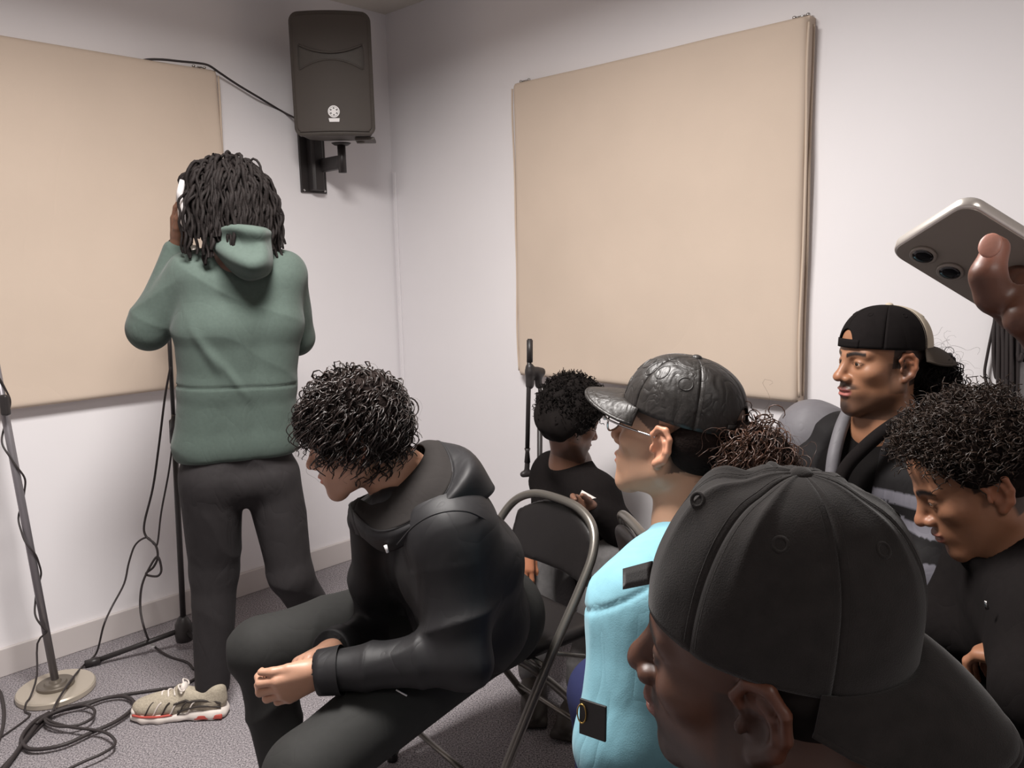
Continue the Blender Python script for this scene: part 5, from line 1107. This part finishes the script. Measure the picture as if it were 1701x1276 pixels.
# ---- looking down, short curly hair
SK6 = (.31, .142, .080)
def lookdown():
    c = V3(.806, 1.369, 1.012); M = rot(74, 28, 1); hd = heading(74); lat = lateral(74)
    nb = c - hd * .085 + V3(0, 0, -.135); hips = nb - hd * .20 + V3(0, 0, -.34)
    shL, shR = nb - lat * .17 + V3(0, 0, -.05), nb + lat * .17 + V3(0, 0, -.05)
    elL, wrL = at(1740, 1150, 1.12), at(1704, 1098, 1.20); elR, wrR = at(1590, 1035, 1.50), at(1662, 1072, 1.36)
    kL, kR = hips - lat * .12 + hd * .42, hips + lat * .12 + hd * .42
    hv, hq, hc_ = head(M, c, nb, SK6, h=.0026, nose=1.05, lips=1.15, brow=(.012, .008, .007), eyes=.0022, neck_r=.052, lipcol=(.30, .11, .085), ears=1.05, jaw=.95)
    loc = (hv - c) @ M; X, Y, Z = loc.T; m = (np.clip((-.020 - Y) / .008, 0, 1) * (Z > -.065) + ((np.abs(Y - .006) < .014) & (Z > -.002) & (np.abs(X) > .05)) * 1.0 + ((Z > .085)) * 1.0)[:, None]; m = np.clip(m, 0, 1) * (np.abs(X) < .0755)[:, None]
    hc_ = hc_ * (1 - m * .9) + np.array((.016, .012, .010)) * m * .9
    ah = hand_mesh(hand(wrR, V3(.45, -.5, -.15), V3(0, 0, -1), -lat, [(.5, .5, .3)] * 4)[0], SK6, .003, (elR, wrR)); bh = hand_mesh(hand(wrL, V3(-.22, .5, -.12), V3(0, 0, -1), lat, [(.7, .8, .4)] * 4, sc=.85)[0], SK6, .003, (elL, wrL))
    o = person('person with short dark curls looking down in a black jacket at the right', [(hv, hq, hc_), ah, bh, core([hips, (hips + nb) / 2, nb], [[shL, elL, wrL], [shR, elR, wrR]], [[hips - lat * .1, kL, V3(kL[0], kL[1], .08)], [hips + lat * .1, kR, V3(kR[0], kR[1], .08)]], SK6)], (hips[0], hips[1], 0))
    eye_parts(M, c, o, .5)
    P = torso([(hips, .11, .130), (hips * .5 + nb * .5, .115, .125), (nb + V3(0, 0, -.10) - hd * .02, .125, .105), (nb + V3(0, 0, -.05), .10, .075)], lat, .05)
    P += chain([nb - V3(0, 0, .02), shL, elL, wrL], [.066, .080, .070, .046], .035) + chain([nb - V3(0, 0, .02), shR, elR, wrR], [.066, .080, .070, .046], .035)
    P += chain([nb + hd * .075 - lat * .01 + V3(0, 0, .0), nb + V3(0, 0, .03) - lat * .065, nb - hd * .06 + V3(0, 0, .035), nb + V3(0, 0, .03) + lat * .065, nb + hd * .075 + V3(0, 0, .0)], .026, .02)
    P += [('-', cap(nb - V3(0, 0, .05), c, .058, .06), .01)]
    garment('jacket', P, .006, M_BLACKCLOTH, o, jersey(111, .004, 13, .006, (.4, .3, 1), 52))
    V, F = tube([at(1637, 998, 1.20), at(1640, 1012, 1.20)], [.002, .003], 6); mk('zip_pull', V, F, M_CHROME, o)
    P = [('+', cap(hips - lat * .1, hips + lat * .1, .12), .03)] + chain([hips - lat * .1, kL, V3(kL[0], kL[1], .1)], [.10, .075, .055], .03) + chain([hips + lat * .1, kR, V3(kR[0], kR[1], .1)], [.10, .075, .055], .03)
    garment('trousers', P, .012, M_BLACKCLOTH, o)
    cc = V3(0, -.012, .043); r_ = V3(.077, .098, .086)
    pts, nn = scalp(2100, cc, r_, 21, lambda X, Y, Z: (Z > .044 + .20 * np.clip(Y, -.2, .2)) & ~((Y > .040) & (Z < .088)))
    V, Q = curls(pts @ M.T + c, nn @ M.T, .048, .0062, 2.4, .0017, 22, gk=.25, S=13, sides=3, jitter=.7, taper=.5)
    P_ = [('+', ell((0, -.014, .052), (.093, .110, .098)), 0), ('-', ell((0, .125, .000), (.14, .110, .090)), .02), ('-', box((0, 0, -.10), (.2, .2, .10), .01), .02)]
    v2, q2 = sdf(P_, .004, 1); v2 = v2 + vnormals(v2, q2) * (.006 * wav(v2, 90, 3))[:, None]
    P_ = [('+', ell((0, -.034, .012), (.0765, .075, .070)), 0), ('-', ell((0, .07, -.03), (.2, .09, .085)), .01)]
    v3, q3 = sdf(P_, .004, 1)
    hr = mk('hair', V, Q, mat('hair_warm_brown', lin(44, 32, 25), .45, 0, .4, noise=(30, .3)), o); mk('hair_underlayer', *join((v2 @ M.T + c, q2), (v3 @ M.T + c, q3)), M_HAIR_MATTE, hr)
lookdown()

# ---- sitting low by the wall behind everyone
SK7 = (.20, .10, .065)
def lowsitter():
    c = at(948, 697, 2.72); M = rot(-68, 22, 0); lat = lateral(-60); hd = heading(178)
    nb = at(948, 775, 2.80); hips = V3(.26, 3.0, .13)
    kR, kL = at(893, 935, 2.66), at(1012, 935, 2.62); aR, aL = V3(.05, 2.50, .08), V3(.20, 2.42, .08)
    shR, shL = nb + V3(.07, -.13, -.07), nb + V3(-.06, .12, -.06); elR, wrR = at(1030, 880, 2.62), at(985, 850, 2.56); elL, wrL = at(905, 890, 2.78), at(872, 905, 2.60)
    hv, hq, hc_ = head(M, c, nb, SK7, h=.0032, brow=(.012, .009, .008), stubble=((.03, .02, .016), .6), neck_r=.055)
    ah = hand_mesh(hand(wrL, V3(-.1, -.5, -.8), V3(0, 1, 0), V3(1, 0, 0), [(.3, .4, .3)] * 4, sc=.95)[0], (.42, .17, .09), .003, (elL, wrL)); bh = hand_mesh(hand(wrR, V3(-.6, -.3, .3), V3(0, -1, 0), V3(0, 0, 1), [(.5, .6, .4)] * 4, sc=.95)[0], SK7, .003, (elR, wrR))
    o = person('person with round black hair sitting low on the floor by the boom stand', [(hv, hq, hc_), ah, bh, core([hips, (hips + nb) / 2, nb], [[shL, elL, wrL], [shR, elR, wrR]], [[hips + V3(-.08, -.05, 0), kR, aR], [hips + V3(.08, -.05, 0), kL, aL]], SK7)], (hips[0], hips[1], 0))
    P = torso([(hips + V3(0, 0, .05), .10, .12), (hips * .5 + nb * .5, .10, .110), (nb + V3(.02, .02, -.10), .11, .095)], lat, .05)
    P += chain([nb + V3(0, 0, -.02), shL, elL, wrL], [.065, .075, .06, .042], .035) + chain([nb + V3(0, 0, -.02), shR, elR, wrR], [.065, .072, .055, .040], .035) + [('+', ell(nb + V3(0, 0, .0), (.08, .08, .045)), .03), ('-', cap(nb, c, .05, .06), .01)]
    garment('sweater', P, .009, M_BLACKCLOTH, o, jersey(121))
    P = [('+', cap(hips + V3(-.08, 0, 0), hips + V3(.08, 0, 0), .12), .03)] + chain([hips + V3(-.08, -.05, .02), kR, aR], [.095, .072, .055], .03) + chain([hips + V3(.08, -.05, .02), kL, aL], [.095, .075, .055], .03)
    garment('jeans', P, .009, M_JEANS, o, jersey(125, .003, 12, .004))
    for an, yw in ((aR, 178), (aL, 160)):
        V, Q = sdf([('+', ell((0, .10, .032), (.042, .13, .032)), 0), ('+', cap((0, .02, .05), (0, .0, .10), .038), .03), ('+', box((0, .09, .012), (.042, .135, .012), .01), .01)], .005, 2); mk('shoe', V @ rot(yw).T + V3(an[0], an[1], 0), Q, M_SHOE_DARK, o)
    cc = V3(0, -.012, .043); r_ = V3(.085, .103, .094)
    pts, nn = scalp(1500, cc, r_, 31, lambda X, Y, Z: (Z > -.05) & ~((Y > .05) & (Z < .055)) & ~((Y > .012) & (Z < .0)))
    V, Q = curls(pts @ M.T + c, nn @ M.T, .032, .005, 2.2, .0026, 32, gk=.05, S=9, sides=3, jitter=.5)
    P_ = [('+', ell((0, -.014, .045), (.100, .116, .108)), 0), ('+', ell((0, -.045, -.02), (.088, .075, .07)), .04), ('-', ell((0, .130, -.035), (.14, .100, .100)), .02)]
    v2, q2 = sdf(P_, .006, 1); v2 = v2 + vnormals(v2, q2) * (.005 * wav(v2, 80, 3))[:, None]
    mk('hair', *join((V, Q), (v2 @ M.T + c, q2)), M_HAIR_BLACK, o)
    p = at(981, 838, 2.56); MM = rot(20, 35, 38); t = MB().box(p, (.045, .0015, .03), MM).build('paper_sheet', M_PAPER); tag(t, 'small white folded paper held by the person on the floor', 'paper')
lowsitter()

# ---- arm reaching in from the right with a phone
SK8 = (.105, .042, .025)
def filming():
    Lx = RIGHT * .867 - UP * .488 + FWD * .087; Sx = -RIGHT * .25 - UP * .28 + FWD * .927; Lx = norm(Lx); Sx = norm(Sx - Lx * (Lx @ Sx)); Nx = np.cross(Lx, Sx)
    if Nx @ (-FWD) < 0: Nx = -Nx
    MM = np.stack([Lx, Sx, Nx], 1); 
    if np.linalg.det(MM) < 0: MM = np.stack([Lx, Sx, Nx], 1)
    B = at(1606, 334, .50); LN, SH, TH = .147, .0715, .0085
    ctr = B + Lx * LN / 2 + Sx * SH / 2 + Nx * -TH / 2
    ph = empty('mobile_phone', ctr - V3(0, 0, .03)); tag(ph, 'silver edged grey mobile phone held up at the right edge', 'phone')
    rr = rounded_rect(LN, SH, .011, 8); n = len(rr); V = []; F = []
    lev = [(-.5, .955), (-.42, .985), (-.3, 1), (.3, 1), (.42, .985), (.5, .955)]
    for z, s in lev: V += [ctr + MM @ V3(x * (1 - (1 - s) * .35), y * s, z * TH) for x, y in rr]
    for k in range(len(lev) - 1): F += [(k * n + i, k * n + (i + 1) % n, (k + 1) * n + (i + 1) % n, (k + 1) * n + i) for i in range(n)]
    F += [tuple(range(n - 1, -1, -1)), tuple(range((len(lev) - 1) * n, len(lev) * n))]
    mk('frame', V, F, M_PHONEEDGE, ph)
    rr2 = rounded_rect(LN - .003, SH - .003, .010, 8); MB().prism(rr2, MM, ctr + Nx * (TH / 2 - .0002), .0007).build('back_glass', M_PHONE, ph, bevel=.0003)
    MB().prism(rr2, MM, ctr - Nx * (TH / 2 + .0005), .0007).build('screen', M_LENS, ph)
    for l in (.0165, .0385):
        p = ctr + Lx * (l - LN / 2) + Sx * (SH / 2 - .0165) + Nx * (TH / 2 + .0005)
        ln_ = MB().lathe([(.0085, 0), (.0085, .0018), (.0078, .0022), (.0066, .0020)], p, 24, MM).build('camera_ring', M_PHONE, ph, True)
        MB().lathe([(.0066, .0), (.0066, .0021), (.004, .0024), (.001, .0025)], p, 24, MM).build('camera_lens', M_LENS, ph, True)
    q = ctr + Lx * (.052 - LN / 2) - Sx * (SH / 2 + .0002); MB().box(q, (.008, .0007, .0012), MM).build('side_button', M_LENS, ph, bevel=.0003)
    # the hand
    W = at(1815, 560, .50); el = V3(.60, .40, 1.08); sh = V3(.86, .38, 1.02)
    P = [('+', cap(W + (el - W) * .45, W, .032, .028), .02)]
    kn = [at(1742, 545, .485), at(1752, 515, .50), at(1762, 490, .52), at(1770, 470, .54)]
    for k_ in kn: P.append(('+', cap(W, k_, .021, .0135), .010))
    P += chain([kn[0], at(1690, 520, .462), at(1652, 492, .456), at(1640, 458, .456), at(1655, 412, .462)], [.0118, .0100, .0094, .0088, .0074], .005)
    P += chain([kn[0] + UP * -.012, at(1735, 565, .45), at(1700, 530, .440), at(1708, 495, .448)], [.0122, .0102, .0094, .0082], .004)
    P += chain([kn[1], at(1712, 480, .50), at(1690, 470, .52), at(1700, 440, .535)], [.0120, .0105, .010, .009], .005)
    V, Q = sdf(P, .0025, 2); cols = skin_cols(len(V), SK8)
    d = np.linalg.norm(V - at(1648, 412, .455), axis=1); m = np.clip(1.4 - d / .014, 0, 1)[:, None]; cols = cols * (1 - .7 * m) + np.array((.40, .17, .12)) * .7 * m
    cb = V3(1.0, .36, .78); hc = V3(1.02, .40, 1.22); Mh = rot(60); nb = hc + V3(.02, -.01, -.17); hips = V3(1.06, .30, .53)
    hv, hq, hc_ = head(Mh, hc, nb, SK8, h=.006)
    kL, kR = hips + V3(-.40, .05, 0), hips + V3(-.30, .28, 0)
    o = person('person mostly out of frame at the right whose dark hand holds up a phone', [(V, Q, cols), (hv, hq, hc_), core([hips, cb, nb], [[sh, el, W], [V3(1.1, .5, 1.0), V3(1.05, .62, .75), V3(.85, .66, .62)]], [[hips, kL, V3(kL[0], kL[1], .08)], [hips, kR, V3(kR[0], kR[1], .08)]], SK8)], (1.06, .30, 0))
    nail(o, at(1646, 418, .4545), at(1655, 405, .462) - at(1640, 458, .456), -FWD - RIGHT * .75 + UP * .1, 1.15, (.42, .20, .15))
    P = torso([(hips, .10, .13), (cb, .12, .125), (nb + V3(0, 0, -.08), .12, .10)], lateral(60), .05) + chain([nb, sh, el, el + (W - el) * .55], [.06, .075, .062, .048], .03) + chain([nb, V3(1.1, .5, 1.0), V3(1.05, .62, .75), V3(.88, .655, .63)], [.06, .075, .062, .045], .03) + [('-', cap(nb, hc, .055, .06), .01)]
    garment('jacket', P, .012, M_BLACKCLOTH, o)
    P = [('+', cap(hips - lateral(60) * .1, hips + lateral(60) * .1, .12), .03)] + chain([hips, kL, V3(kL[0], kL[1], .09)], [.1, .075, .055], .03) + chain([hips, kR, V3(kR[0], kR[1], .09)], [.1, .075, .055], .03)
    garment('trousers', P, .014, M_BLACKCLOTH, o)
    v2, q2 = sdf([('+', ell((0, -.02, .05), (.085, .102, .092)), 0), ('-', ell((0, .12, -.03), (.14, .10, .10)), .02)], .006, 1); mk('hair', v2 @ Mh.T + hc, q2, M_HAIR_BLACK, o)
filming()
